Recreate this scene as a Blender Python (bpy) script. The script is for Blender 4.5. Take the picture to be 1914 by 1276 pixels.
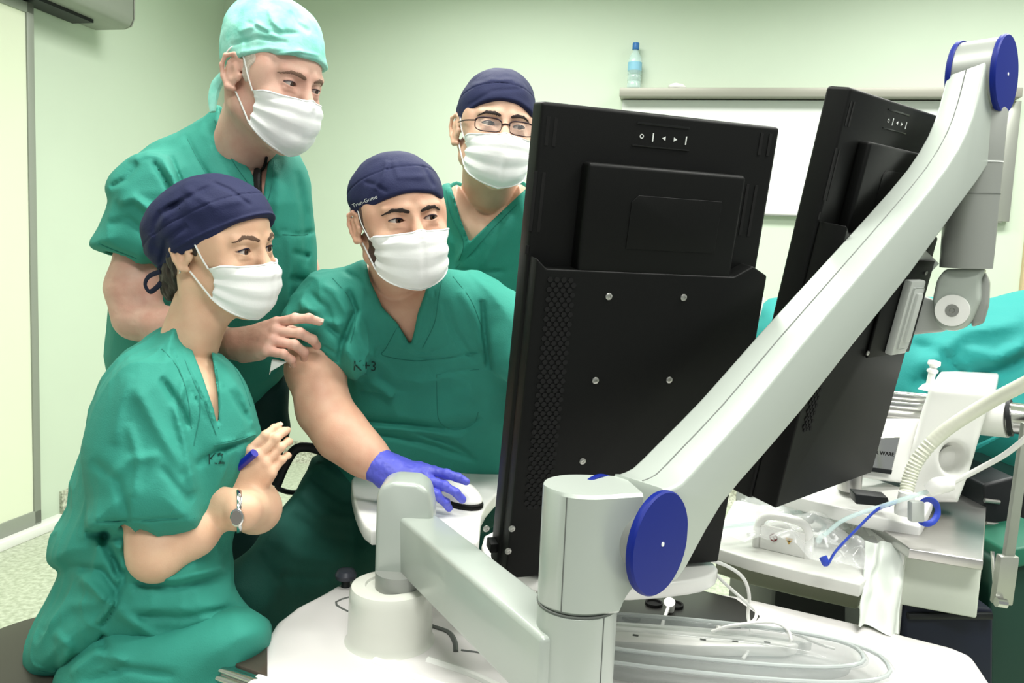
import bpy, bmesh, math, random
import numpy as np
from mathutils import Vector, Matrix
random.seed(7); np.random.seed(7)
for o in list(bpy.data.objects): bpy.data.objects.remove(o)
SC = bpy.context.scene
COL = SC.collection
# ------------------------------------------------------------------ camera
PITCH, ROLL, CAMZ, FOC = math.radians(5.7), math.radians(2.5), 1.18, 1500.0
_F = np.array([0, math.cos(PITCH), -math.sin(PITCH)])
_U = np.array([0, math.sin(PITCH), math.cos(PITCH)])
_R = np.array([1.0, 0, 0])
CR = _R*math.cos(ROLL)+_U*math.sin(ROLL)
CU = -_R*math.sin(ROLL)+_U*math.cos(ROLL)
CF = _F
CC = np.array([0, 0, CAMZ])
cam = bpy.data.cameras.new('camera'); cam.sensor_width = 36; cam.lens = FOC/1914*36
cam.clip_start = .05
camo = bpy.data.objects.new('camera', cam); COL.objects.link(camo)
camo.matrix_world = Matrix(((CR[0], CU[0], -CF[0], 0), (CR[1], CU[1], -CF[1], 0), (CR[2], CU[2], -CF[2], CAMZ), (0, 0, 0, 1)))
SC.camera = camo
# ------------------------------------------------------------------ world, lights, exposure
SC.view_settings.view_transform = 'Standard'; SC.view_settings.look = 'None'
SC.view_settings.gamma = 1; SC.view_settings.use_curve_mapping = False
SC.view_settings.exposure = 0.0
w = bpy.data.worlds.new('world'); SC.world = w; w.use_nodes = True
w.node_tree.nodes['Background'].inputs[0].default_value = (.95, 1, .97, 1)
w.node_tree.nodes['Background'].inputs[1].default_value = .40
YAW = math.radians(11.5)
RX = np.array([math.cos(YAW), -math.sin(YAW), 0])      # along the back wall
RY = np.array([math.sin(YAW), math.cos(YAW), 0])       # along the left wall
CEIL_Z = 2.95
def area_light(name, loc, sx, sy, power, col=(1, .99, .95)):
    l = bpy.data.lights.new(name, 'AREA'); l.shape = 'RECTANGLE'; l.size = sx; l.size_y = sy
    l.energy = power; l.color = col
    o = bpy.data.objects.new(name, l); COL.objects.link(o); o.location = loc
    o.rotation_euler = (0, 0, -YAW); l.spread = math.radians(150)
    return o
CEIL_LIGHTS = [(-.5, 1.3), (-.2, 3.0), (1.4, 1.0), (1.9, 2.7), (0.2, -0.5)]
LP_ = [31, 52, 44, 48, 48]
for i, (x, y) in enumerate(CEIL_LIGHTS):
    area_light('ceiling_lamp', (x, y, CEIL_Z-.06), 1.2, .5, LP_[i])
# ------------------------------------------------------------------ pixel helpers
def P(px, py, d):
    return CC + d*(CF + CR*(px-957)/FOC - CU*(py-638)/FOC)
def ray(px, py):
    return CF + CR*(px-957)/FOC - CU*(py-638)/FOC
def Pz(px, py, z):
    r = ray(px, py); return CC + r*(z-CAMZ)/r[2]
def Ppl(px, py, o, n):
    r = ray(px, py); return CC + r*(np.dot(np.asarray(o)-CC, n)/np.dot(r, n))
def project(p):
    v = p-CC; z = v@CF
    return 957+FOC*(v@CR)/z, 638-FOC*(v@CU)/z, z
def nrm(v):
    v = np.asarray(v, float); return v/np.linalg.norm(v)
# ------------------------------------------------------------------ materials
MATS = {}
def srgb(r, g, b):
    f = lambda c: ((c/255+.055)/1.055)**2.4 if c > 10 else c/255/12.92
    return (f(r), f(g), f(b), 1)
def mat(name, col, rough=.5, metal=0.0, bump=0.0, bscale=50, var=0.0, vscale=5, alpha=1, trans=0, ior=1.45, coat=0, sss=0, col2=None, spec=.5, stretch=None, sheen=0, emit=0):
    if name in MATS: return MATS[name]
    m = bpy.data.materials.new(name); m.use_nodes = True
    nt = m.node_tree; b = nt.nodes['Principled BSDF']
    if len(col) == 3: col = (*col, 1)
    b.inputs['Base Color'].default_value = col
    b.inputs['Roughness'].default_value = rough; b.inputs['Metallic'].default_value = metal
    b.inputs['Alpha'].default_value = alpha; b.inputs['IOR'].default_value = ior
    b.inputs['Transmission Weight'].default_value = trans
    b.inputs['Coat Weight'].default_value = coat
    b.inputs['Specular IOR Level'].default_value = spec
    b.inputs['Sheen Weight'].default_value = sheen
    if sss:
        b.inputs['Subsurface Weight'].default_value = sss
        b.inputs['Subsurface Radius'].default_value = (.012, .005, .003)
        b.inputs['Subsurface Scale'].default_value = .6
    if emit:
        b.inputs['Emission Color'].default_value = col; b.inputs['Emission Strength'].default_value = emit
    tc = None
    def coords():
        nonlocal tc
        if tc is None:
            tc = nt.nodes.new('ShaderNodeNewGeometry')
            if stretch:
                mp = nt.nodes.new('ShaderNodeMapping'); mp.inputs['Scale'].default_value = stretch
                nt.links.new(tc.outputs['Position'], mp.inputs['Vector']); tc = mp
        return tc.outputs['Vector'] if stretch else tc.outputs['Position']
    if var:
        n = nt.nodes.new('ShaderNodeTexNoise'); n.inputs['Scale'].default_value = vscale; n.inputs['Detail'].default_value = 4
        nt.links.new(coords(), n.inputs['Vector'])
        mx = nt.nodes.new('ShaderNodeMix'); mx.data_type = 'RGBA'
        c2 = col2 or tuple(c*(1-var) for c in col[:3])+(1,)
        if len(c2) == 3: c2 = (*c2, 1)
        rmp = nt.nodes.new('ShaderNodeMapRange'); rmp.inputs[1].default_value = .35; rmp.inputs[2].default_value = .65
        nt.links.new(n.outputs['Fac'], rmp.inputs[0]); nt.links.new(rmp.outputs[0], mx.inputs[0])
        mx.inputs[6].default_value = col; mx.inputs[7].default_value = c2
        nt.links.new(mx.outputs[2], b.inputs['Base Color'])
    if bump:
        n = nt.nodes.new('ShaderNodeTexNoise'); n.inputs['Scale'].default_value = bscale; n.inputs['Detail'].default_value = 3
        nt.links.new(coords(), n.inputs['Vector'])
        bp = nt.nodes.new('ShaderNodeBump'); bp.inputs['Strength'].default_value = bump; bp.inputs['Distance'].default_value = .002
        nt.links.new(n.outputs['Fac'], bp.inputs['Height']); nt.links.new(bp.outputs['Normal'], b.inputs['Normal'])
    MATS[name] = m
    return m
# ------------------------------------------------------------------ objects
BASE = {}
def tag(o, label, cat=None, group=None, kind=None):
    if label: o['label'] = label
    if cat: o['category'] = cat
    if group: o['group'] = group
    if kind: o['kind'] = kind
    return o
def thing(name, label, cat, base, group=None):
    o = bpy.data.objects.new(name, None); COL.objects.link(o)
    o.empty_display_size = .05
    base = np.asarray(base, float); o.location = base; BASE[o.name] = base
    return tag(o, label, cat, group)
def mesh_obj(name, verts, faces, m, parent=None, smooth=True, angle=None, label=None, base=None):
    me = bpy.data.meshes.new(name)
    verts = np.asarray(verts, dtype=np.float64).reshape(-1, 3)
    b = BASE[parent.name] if parent else (np.asarray(base, float) if base is not None else verts.mean(0)*np.array([1, 1, 0])+np.array([0, 0, verts[:, 2].min()]))
    v = verts-b
    if isinstance(faces, np.ndarray) and faces.ndim == 2:
        k = faces.shape[1]; nf = len(faces)
        me.vertices.add(len(v)); me.vertices.foreach_set('co', v.astype(np.float32).ravel())
        me.loops.add(nf*k); me.loops.foreach_set('vertex_index', faces.astype(np.int32).ravel())
        me.polygons.add(nf); me.polygons.foreach_set('loop_start', np.arange(0, nf*k, k, dtype=np.int32))
        me.polygons.foreach_set('loop_total', np.full(nf, k, dtype=np.int32))
        me.update(calc_edges=True); me.validate()
    else:
        me.from_pydata([tuple(x) for x in v], [], [tuple(int(i) for i in f) for f in faces])
    if smooth:
        me.polygons.foreach_set('use_smooth', np.ones(len(me.polygons), dtype=bool))
        if angle is not None:
            try: me.set_sharp_from_angle(angle=math.radians(angle))
            except Exception: pass
    me.materials.append(m)
    o = bpy.data.objects.new(name, me); COL.objects.link(o)
    if parent: o.parent = parent; BASE[o.name] = b
    else: o.location = b; BASE[o.name] = b
    if label: o['label'] = label
    return o
class MB:
    """collects world-space pieces into one mesh"""
    def __init__(s): s.v = []; s.f = []; s.n = 0
    def add(s, v, f):
        v = [tuple(x) for x in v]
        s.v += v; s.f += [tuple(int(i)+s.n for i in q) for q in f]; s.n += len(v); return s
    def bm(s, bm):
        bm.verts.index_update()
        vs = [tuple(v.co) for v in bm.verts]; fs = [[v.index for v in f.verts] for f in bm.faces]
        bm.free(); return s.add(vs, fs)
    def box(s, c, ax, half, bev=0, seg=2):
        """c centre, ax 3x3 rows = axes, half sizes"""
        ax = np.asarray(ax, float); c = np.asarray(c, float)
        bm = bmesh.new(); bmesh.ops.create_cube(bm, size=2)
        for v in bm.verts:
            q = np.array(v.co)*half; v.co = q
        if bev: bmesh.ops.bevel(bm, geom=list(bm.edges), offset=bev, segments=seg, profile=.5, affect='EDGES')
        for v in bm.verts:
            q = np.array(v.co); v.co = c+q[0]*ax[0]+q[1]*ax[1]+q[2]*ax[2]
        return s.bm(bm)
    def prism(s, pts, vec, bev=0, seg=3, allbev=True):
        """pts: 3D outline, extruded by vec"""
        pts = [np.asarray(p, float) for p in pts]; vec = np.asarray(vec, float)
        bm = bmesh.new()
        a = [bm.verts.new(p) for p in pts]; b = [bm.verts.new(p+vec) for p in pts]
        n = len(a); bm.faces.new(a[::-1]); bm.faces.new(b)
        for i in range(n): bm.faces.new((a[i], a[(i+1) % n], b[(i+1) % n], b[i]))
        bmesh.ops.recalc_face_normals(bm, faces=list(bm.faces))
        if bev:
            ed = [e for e in bm.edges if (e.verts[0] in a) == (e.verts[1] in a)] if not allbev else list(bm.edges)
            if not allbev: pass
            bmesh.ops.bevel(bm, geom=ed, offset=bev, segments=seg, profile=.5, affect='EDGES', clamp_overlap=True)
        return s.bm(bm)
    def tube(s, pts, r, seg=10, smooth=4, caps=True, closed=False, prof=None):
        pts = np.asarray(pts, float)
        r = np.full(len(pts), r) if np.isscalar(r) else np.asarray(r, float)
        if smooth and len(pts) > 2: pts, r = spline(pts, r, smooth, closed)
        n = len(pts); T = np.gradient(pts, axis=0) if not closed else np.roll(pts, -1, 0)-np.roll(pts, 1, 0)
        T /= np.linalg.norm(T, axis=1)[:, None]+1e-12
        up = np.array([0, 0, 1.0]) if abs(T[0][2]) < .9 else np.array([1.0, 0, 0])
        v = []
        N = up-T[0]*np.dot(up, T[0]); N /= np.linalg.norm(N)
        for i in range(n):
            N = N-T[i]*np.dot(N, T[i]); N /= np.linalg.norm(N); B = np.cross(T[i], N)
            for k in range(seg):
                a = 2*math.pi*k/seg
                ca, sa = (math.cos(a), math.sin(a)) if prof is None else (prof[0]*math.cos(a), prof[1]*math.sin(a))
                v.append(pts[i]+r[i]*(ca*N+sa*B))
        f = []
        for i in range(n-(0 if closed else 1)):
            j = (i+1) % n
            for k in range(seg): f.append((i*seg+k, i*seg+(k+1) % seg, j*seg+(k+1) % seg, j*seg+k))
        if caps and not closed:
            f.append(tuple(range(seg))[::-1]); f.append(tuple(range((n-1)*seg, n*seg)))
        return s.add(v, f)
    def lathe(s, base, axis, prof, seg=40, sx=1.0, xdir=None):
        """prof list of (r, h) from bottom to top along axis"""
        ax = nrm(axis); t = np.array([1.0, 0, 0]) if abs(ax[0]) < .8 else np.array([0, 1.0, 0])
        if xdir is not None: t = np.asarray(xdir, float)
        X = nrm(t-ax*np.dot(t, ax)); Y = np.cross(ax, X); v = []; f = []
        for (r, h) in prof:
            for k in range(seg):
                a = 2*math.pi*k/seg; v.append(np.asarray(base)+ax*h+max(r, 1e-5)*(math.cos(a)*X*sx+math.sin(a)*Y))
        for i in range(len(prof)-1):
            for k in range(seg): f.append((i*seg+k, i*seg+(k+1) % seg, (i+1)*seg+(k+1) % seg, (i+1)*seg+k))
        f.append(tuple(range(seg))[::-1]); f.append(tuple(range((len(prof)-1)*seg, len(prof)*seg)))
        return s.add(v, f)
    def build(s, name, m, parent=None, smooth=True, angle=35, label=None, base=None):
        return mesh_obj(name, s.v, s.f, m, parent, smooth, angle, label, base)
def spline(pts, r, k, closed=False):
    n = len(pts); out = []; ro = []
    rng = n if closed else n-1
    for i in range(rng):
        p0 = pts[(i-1) % n] if closed or i > 0 else 2*pts[0]-pts[1]
        p1 = pts[i]; p2 = pts[(i+1) % n]
        p3 = pts[(i+2) % n] if closed or i+2 < n else 2*pts[-1]-pts[-2]
        for j in range(k):
            t = j/k
            out.append(.5*((2*p1)+(-p0+p2)*t+(2*p0-5*p1+4*p2-p3)*t*t+(-p0+3*p1-3*p2+p3)*t**3))
            ro.append(r[i]*(1-t)+r[(i+1) % n]*t)
    if not closed: out.append(pts[-1]); ro.append(r[-1])
    return np.array(out), np.array(ro)
def text_mesh(txt, size, extr=.0004):
    cu = bpy.data.curves.new('t', 'FONT'); cu.body = txt; cu.size = size; cu.extrude = extr; cu.align_x = 'CENTER'; cu.align_y = 'CENTER'; cu.resolution_u = 2
    o = bpy.data.objects.new('t', cu); me = bpy.data.meshes.new_from_object(o)
    v = [tuple(x.co) for x in me.vertices]; f = [tuple(p.vertices) for p in me.polygons]
    bpy.data.objects.remove(o); bpy.data.curves.remove(cu); bpy.data.meshes.remove(me)
    return v, f
def text_part(name, txt, size, c, ux, uy, m, parent, extr=.0004):
    v, f = text_mesh(txt, size, extr)
    ux = nrm(ux); uy = nrm(uy); un = np.cross(ux, uy)
    v = [np.asarray(c)+q[0]*ux+q[1]*uy+q[2]*un for q in v]
    return mesh_obj(name, v, f, m, parent, smooth=False)
# ------------------------------------------------------------------ implicit surfaces -> meshes
def seg_t(p, a, b):
    ab = b-a; return np.clip(((p-a)@ab)/(ab@ab), 0, 1)
def s_cap(a, b, ra, rb=None):
    a = np.asarray(a, float); b = np.asarray(b, float); rb = ra if rb is None else rb
    def f(p):
        t = seg_t(p, a, b); return np.linalg.norm(p-a-t[:, None]*(b-a), axis=1)-(ra+(rb-ra)*t)
    return f, (a+b)/2, np.linalg.norm(a-b)/2+max(ra, rb)
def s_ell(c, r, M=None):
    c = np.asarray(c, float); r = np.asarray(r, float)*np.ones(3)
    def f(p):
        q = p-c
        if M is not None: q = q@M
        k0 = np.linalg.norm(q/r, axis=1); k1 = np.linalg.norm(q/(r*r), axis=1)+1e-9
        return np.where(k0 < .05, -r.min(), k0*(k0-1)/k1)
    return f, c, r.max()
def s_fn(fn, c=None, rad=None):
    return fn, (np.asarray(c, float) if c is not None else None), rad
def smin(a, b, k):
    if k <= 0: return np.minimum(a, b)
    h = np.maximum(k-np.abs(a-b), 0)/k
    return np.minimum(a, b)-h*h*k*.25
class SDF:
    def __init__(s): s.ops = []
    def u(s, prim, k=.01): s.ops.append(('u', prim, k)); return s
    def sub(s, prim, k=.003): s.ops.append(('s', prim, k)); return s
    def inter(s, prim, k=.003): s.ops.append(('i', prim, k)); return s
    def disp(s, fn): s.ops.append(('d', (fn, None, None), 0)); return s
    def __call__(s, p):
        d = np.full(len(p), 1e3)
        for op, (f, c, r), k in s.ops:
            if op == 'd': d = f(p, d); continue
            if op in 'us' and c is not None and r is not None:
                bd = np.linalg.norm(p-c, axis=1)-r
                if op == 'u': idx = np.nonzero(bd < d+k)[0]
                else: idx = np.nonzero(bd < k+.001-np.minimum(d, 0)*0+.0)[0]
                if len(idx) == 0: continue
                q = f(p[idx])
                d[idx] = smin(d[idx], q, k) if op == 'u' else -smin(-d[idx], q, k)
                continue
            q = f(p)
            if op == 'u': d = smin(d, q, k)
            elif op == 's': d = -smin(-d, q, k)
            else: d = -smin(-d, -q, k)
        return d
def sdf_mesh(f, lo, hi, h, slack=1.35):
    lo = np.asarray(lo, float); hi = np.asarray(hi, float)
    L = 5; s = 2**L
    n = np.ceil((hi-lo)/(h*s)).astype(int)
    g = np.stack(np.meshgrid(*[np.arange(k) for k in n], indexing='ij'), -1).reshape(-1, 3)*s
    while True:
        c = lo+(g+s/2)*h
        d = f(c); g = g[np.abs(d) < .87*s*h*slack+.002]
        if s == 1: break
        s //= 2
        off = np.array([[i, j, k] for i in (0, 1) for j in (0, 1) for k in (0, 1)])*s
        g = (g[:, None]+off[None]).reshape(-1, 3)
    B = 1 << 20
    def key(q): return (q[:, 0].astype(np.int64)*B+q[:, 1])*B+q[:, 2]
    offs = np.array([[i, j, k] for i in (0, 1) for j in (0, 1) for k in (0, 1)])
    cor = (g[:, None]+offs[None]).reshape(-1, 3)
    ck = key(cor); uk, first, inv = np.unique(ck, return_index=True, return_inverse=True)
    vals = f(lo+cor[first]*h); inv = inv.reshape(-1)
    cv = vals[inv].reshape(-1, 8)
    act = (cv.min(1) < 0) & (cv.max(1) >= 0)
    g = g[act]; cv = cv[act]
    gk = key(g); order = np.argsort(gk); g = g[order]; cv = cv[order]; gk = gk[order]
    E = [(0, 1), (2, 3), (4, 5), (6, 7), (0, 2), (1, 3), (4, 6), (5, 7), (0, 4), (1, 5), (2, 6), (3, 7)]
    acc = np.zeros((len(g), 3)); cnt = np.zeros(len(g))
    for a, b in E:
        va, vb = cv[:, a], cv[:, b]; m = (va < 0) != (vb < 0)
        t = np.where(m, va/np.where(m, va-vb, 1), 0)
        acc += np.where(m[:, None], offs[a]+t[:, None]*(offs[b]-offs[a]), 0); cnt += m
    verts = lo+(g+acc/cnt[:, None])*h
    faces = []
    for ax in range(3):
        e1, e2 = (ax+1) % 3, (ax+2) % 3
        bi = {0: 4, 1: 2, 2: 1}[ax]
        m = (cv[:, 0] < 0) != (cv[:, bi] < 0)
        q = g[m]; sgn = cv[m, 0] < 0
        d1 = np.zeros(3, int); d1[e1] = 1; d2 = np.zeros(3, int); d2[e2] = 1
        ks = [key(q), key(q-d1), key(q-d1-d2), key(q-d2)]
        ids = []; ok = np.ones(len(q), bool)
        for kk in ks:
            i = np.searchsorted(gk, kk); i = np.minimum(i, len(gk)-1); ok &= gk[i] == kk; ids.append(i)
        ids = np.stack(ids, 1); ids[~sgn] = ids[~sgn][:, ::-1]
        faces.append(ids[ok])
    return verts, np.concatenate(faces)
def sdf_obj(name, f, lo, hi, h, m, parent=None, slack=1.35, label=None, base=None):
    v, q = sdf_mesh(f, lo, hi, h, slack)
    return mesh_obj(name, v, q, m, parent, True, None, label, base)
def join_meshes(parts):
    vs = []; fs = []; n = 0
    for v, f in parts: vs.append(v); fs.append(f+n); n += len(v)
    return np.concatenate(vs), np.concatenate(fs)
def poly_sd(x, y, poly):
    """signed distance to closed 2D polygon, negative inside"""
    poly = np.asarray(poly, float); n = len(poly)
    d = np.full(x.shape, 1e18); s = np.ones(x.shape)
    for i in range(n):
        ax, ay = poly[i]; bx, by = poly[i-1]
        ex, ey = bx-ax, by-ay; wx, wy = x-ax, y-ay
        t = np.clip((wx*ex+wy*ey)/(ex*ex+ey*ey+1e-12), 0, 1)
        dx, dy = wx-ex*t, wy-ey*t
        d = np.minimum(d, dx*dx+dy*dy)
        c1 = y >= ay; c2 = y < by; c3 = ex*wy > ey*wx
        fl = (c1 & c2 & c3) | (~c1 & ~c2 & ~c3)
        s = np.where(fl, -s, s)
    return s*np.sqrt(d)
def smooth_poly(pts, k=3):
    p, _ = spline(np.asarray(pts, float), np.zeros(len(pts)), k, True); return p
def s_blob(pts, dep, R, k=3, T=None, sm=True):
    """rounded solid whose outline is pts (px), mid-depth dep (number or fn(px,py)), rim radius R, half thickness T"""
    poly = smooth_poly(pts, k) if sm else np.asarray(pts, float)
    fn = dep if callable(dep) else (lambda x, y: dep)
    T = T or R
    c = poly.mean(0); dc = fn(c[0], c[1]); dc = float(dc)
    cen = P(c[0], c[1], dc)
    rad = max(np.linalg.norm(P(q[0], q[1], float(fn(q[0], q[1])))-cen) for q in poly)+T
    def f(p):
        x, y, z = project(p)
        z = np.maximum(z, .1)
        d2 = poly_sd(x, y, poly)*z/FOC
        q = np.maximum(d2+R, 0); w = (z-fn(x, y))*(R/T)
        return np.sqrt(q*q+w*w)-R
    return f, cen, rad
def strokes(d, p, lst, gain=1.3):
    """lst of (polyline px, amp metres, width px, dmin, dmax): ridges (+) and creases (-) pressed into cloth"""
    x, y, z = project(p)
    near = np.abs(d) < .05
    idx = np.nonzero(near)[0]
    if len(idx) == 0: return d
    x, y, z = x[idx], y[idx], z[idx]; add = np.zeros(len(idx))
    for pts, amp, wd, d0, d1 in lst:
        pts = np.asarray(pts, float); best = np.full(len(idx), 1e9); n = len(pts); tt = np.zeros(len(idx))
        for i in range(n-1):
            a = pts[i]; b = pts[i+1]; e = b-a
            t = np.clip(((x-a[0])*e[0]+(y-a[1])*e[1])/(e@e), 0, 1)
            dd = (x-a[0]-t*e[0])**2+(y-a[1]-t*e[1])**2
            m = dd < best; best = np.where(m, dd, best); tt = np.where(m, (i+t)/(n-1), tt)
        fade = np.sqrt(np.clip(np.minimum(tt, 1-tt)*6, 0, 1)) if n > 1 else 1
        add += gain*amp*np.exp(-best/(wd*wd))*fade*((z > d0) & (z < d1))
    d = d.copy(); d[idx] -= add
    return d
def vnoise(p, s, seed=0):
    q = p*s+seed*17.3; i = np.floor(q).astype(np.int64); f = q-i; f = f*f*(3-2*f)
    def h(a, b, c):
        n = (a*374761393+b*668265263+c*2147483647+seed*97) & 0xffffffff
        n = ((n ^ (n >> 13))*1274126177) & 0xffffffff
        return ((n ^ (n >> 16)) & 0xffff)/65535.0
    r = 0
    for a in (0, 1):
        wa = f[:, 0] if a else 1-f[:, 0]
        for b in (0, 1):
            wb = f[:, 1] if b else 1-f[:, 1]
            for c in (0, 1):
                wc = f[:, 2] if c else 1-f[:, 2]
                r = r+h(i[:, 0]+a, i[:, 1]+b, i[:, 2]+c)*wa*wb*wc
    return r*2-1
def frame(fwd, up):
    """rows: right, forward, up"""
    Y = nrm(fwd); Z = np.asarray(up, float); Z = nrm(Z-Y*np.dot(Y, Z)); X = np.cross(Y, Z)
    return np.array([X, Y, Z])
# ================================================================== MATERIALS
M_wall = mat('wall_green', srgb(209, 222, 203), .55, bump=.15, bscale=18, var=.05, vscale=1.2)
M_ceil = mat('ceiling_white', srgb(235, 238, 228), .8)
M_cove = mat('terrazzo', srgb(205, 208, 190), .45, var=.4, vscale=90, col2=srgb(140, 142, 125))
M_floor = mat('terrazzo_floor', srgb(196, 203, 184), .4, var=.3, vscale=60, col2=srgb(160, 168, 146))
M_door = mat('door_cream', srgb(226, 232, 208), .4)
M_alu = mat('aluminium', srgb(176, 178, 170), .35, .6)
M_alu2 = mat('aluminium_grey', srgb(150, 155, 145), .5, .2)
M_white = mat('white_plastic', srgb(238, 238, 234), .32, coat=.3)
M_white2 = mat('white_matte', srgb(232, 232, 228), .5)
M_grey = mat('silver_paint', srgb(176, 184, 176), .35, .15, coat=.2)
M_greyd = mat('silver_paint_dark', srgb(150, 153, 148), .4, .3)
M_lever = mat('grey_plastic', srgb(186, 190, 186), .4)
M_blue = mat('cobalt_plastic', srgb(9, 30, 118), .5, spec=.25)
M_black = mat('black_plastic', srgb(8, 9, 8), .5, spec=.22, bump=.06, bscale=900)
M_black2 = mat('black_plastic_gloss', srgb(14, 15, 14), .25)
M_hole = mat('vent_black', (.0015, .0015, .0015), .9)
M_screw = mat('screw_steel', srgb(170, 170, 165), .3, .8)
M_chrome = mat('polished_steel', srgb(205, 205, 203), .16, 1)
M_steel = mat('brushed_steel', srgb(190, 188, 185), .32, .9, bump=.1, bscale=60)
M_seam = mat('seam_grey', srgb(96, 100, 96), .6)
M_board = mat('whiteboard', srgb(232, 235, 232), .25)
M_teal = mat('drape_teal', srgb(22, 132, 128), .8, bump=.2, bscale=250)
M_navy = mat('cabinet_navy', srgb(10, 18, 38), .5)
M_darkg = mat('bin_green', srgb(18, 56, 44), .55)
M_clear = mat('clear_plastic', (.96, .98, .97), .06, trans=1, ior=1.3)
M_film = mat('film_plastic', (.93, .95, .95), .12, alpha=.28, spec=.8)
M_trayc = mat('tray_clear_shaded', srgb(176, 182, 180), .1, alpha=.42, spec=.9)  # grey tint puts the shading of the clear plastic into its colour
M_pet = mat('bottle_plastic', (.75, .95, .93), .05, alpha=.42, spec=.8)
M_blueS = mat('strap_blue', srgb(48, 74, 190), .45)
M_dseat = mat('seat_dark', srgb(72, 70, 62), .55)
M_darkm = mat('dark_metal', srgb(30, 32, 34), .45, .3)
M_led = mat('indicator_white', (1, 1, 1), .3, emit=1.5)
M_mark = mat('marking_white', srgb(225, 228, 225), .5)
M_smoke = mat('smoked_cover', srgb(70, 62, 54), .3, coat=.4)

# ================================================================== ROOM
def on_wall(q):  # room coords (u along back wall, v along left wall) -> world
    return None
LW = P(75, 975, 3.36); LW[2] = 0                       # a point of the left wall at the floor
# corner: choose where px 413 meets the left wall
def wall_hit(px, py, o, n): return Ppl(px, py, o, n)
CORNER = Ppl(413, 600, LW, RX); CORNER[2] = 0
def struct(o, kind='structure'): o['kind'] = kind; return o
def quadbox(a, b, thick, z0, z1, n):
    """wall slab from a to b, thickness away along n"""
    a = np.array([a[0], a[1], z0]); b = np.array([b[0], b[1], z0])
    return [a, b, b+n*thick, a+n*thick], np.array([0, 0, z1-z0])
m = MB(); pts, v = quadbox(CORNER-RY*4.4, CORNER+RY*.1, .1, 0, CEIL_Z, -RX); m.prism(pts, v); struct(m.build('wall_left', M_wall, smooth=False))
m = MB(); pts, v = quadbox(CORNER-RX*.1, CORNER+RX*5.5, .1, 0, CEIL_Z, RY); m.prism(pts, v); struct(m.build('wall_back', M_wall, smooth=False))
m = MB(); c = CORNER+RX*2.5-RY*2.2
m.box([c[0], c[1], -.05], [RX, RY, [0, 0, 1]], (3.2, 2.6, .05)); struct(m.build('floor', M_floor, smooth=False))
m = MB(); m.box([c[0], c[1], CEIL_Z+.05], [RX, RY, [0, 0, 1]], (3.2, 2.6, .05)); struct(m.build('ceiling', M_ceil, smooth=False))
# coved terrazzo skirting
def skirting(name, a, b, n, h=.11):
    m = MB(); prof = [(0, h), (.012, h), (.014, .05), (.025, .02), (.055, .0), (0, 0)]
    pa = [a+n*x+np.array([0, 0, z]) for x, z in prof]
    m.prism(pa, b-a); return struct(m.build(name, M_cove, angle=50))
skirting('baseboard_left', CORNER-RY*1.24, CORNER, RX)
skirting('baseboard_back', CORNER, CORNER+RX*4.6, -RY)
# sliding door on the left wall
dA = Ppl(68, 600, LW, RX); s0 = (dA-CORNER)@RY
dpl = CORNER+RX*.06
e0 = Ppl(68, 600, dpl, RX); s0 = (e0-CORNER)@RY
z_top = Ppl(67, 12, dpl, RX)[2]
def lwp(s, x, z): return CORNER+RY*s+RX*x+np.array([0, 0, z])
m = MB(); m.box(lwp(s0-.6-.035, .045, (z_top+.07)/2), [RX, RY, [0, 0, 1]], (.02, .6, (z_top-.07)/2), .002)
d = struct(m.build('door_1', M_door, smooth=False)); BASE[d.name] = np.array(d.location)
m = MB()
m.box(lwp(s0-.018, .045, (z_top+.04)/2), [RX, RY, [0, 0, 1]], (.026, .018, (z_top-.04)/2), .003)
m.box(lwp(s0-.6, .045, .065), [RX, RY, [0, 0, 1]], (.026, .6, .03), .003)
m.box(lwp(s0-.6, .045, z_top-.02), [RX, RY, [0, 0, 1]], (.026, .6, .02), .003)
m.build('door_frame', M_alu2, d, base=None)
m = MB(); m.box(lwp(s0-.62+.06, .075, .018), [RX, RY, [0, 0, 1]], (.03, .68, .018), .004)
struct(m.build('trim_1', M_white2, base=None))
# header box of the sliding door drive
hd = CORNER+RX*.2
a = Ppl(243, 52, hd, RX); b = Ppl(75, -2, hd, RX)
sa = (a-CORNER)@RY+.03
m = MB()
prof = [(0.0, .0), (.15, .0), (.185, .012), (.2, .045), (.2, .3), (0, .3)]
zb = a[2]
m.prism([lwp(sa, x, zb+z) for x, z in prof], -RY*2.4, .012)
hdr = thing('door_drive_box', 'grey boxed drive housing high on the left wall above the sliding door', 'door opener', lwp(sa-1, 0, zb))
m.build('housing', M_alu2, hdr)
m = MB(); m.prism([lwp(sa+.002, x*.98+.002, zb+z*.98+.003) for x, z in prof], RY*.006, .002); m.build('end_cap', M_alu, hdr)
m = MB(); m.box(lwp(sa-.75, .07, zb-.004), [RX, RY, [0, 0, 1]], (.05, .6, .01)); m.build('track_slot', M_darkm, hdr)
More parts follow.
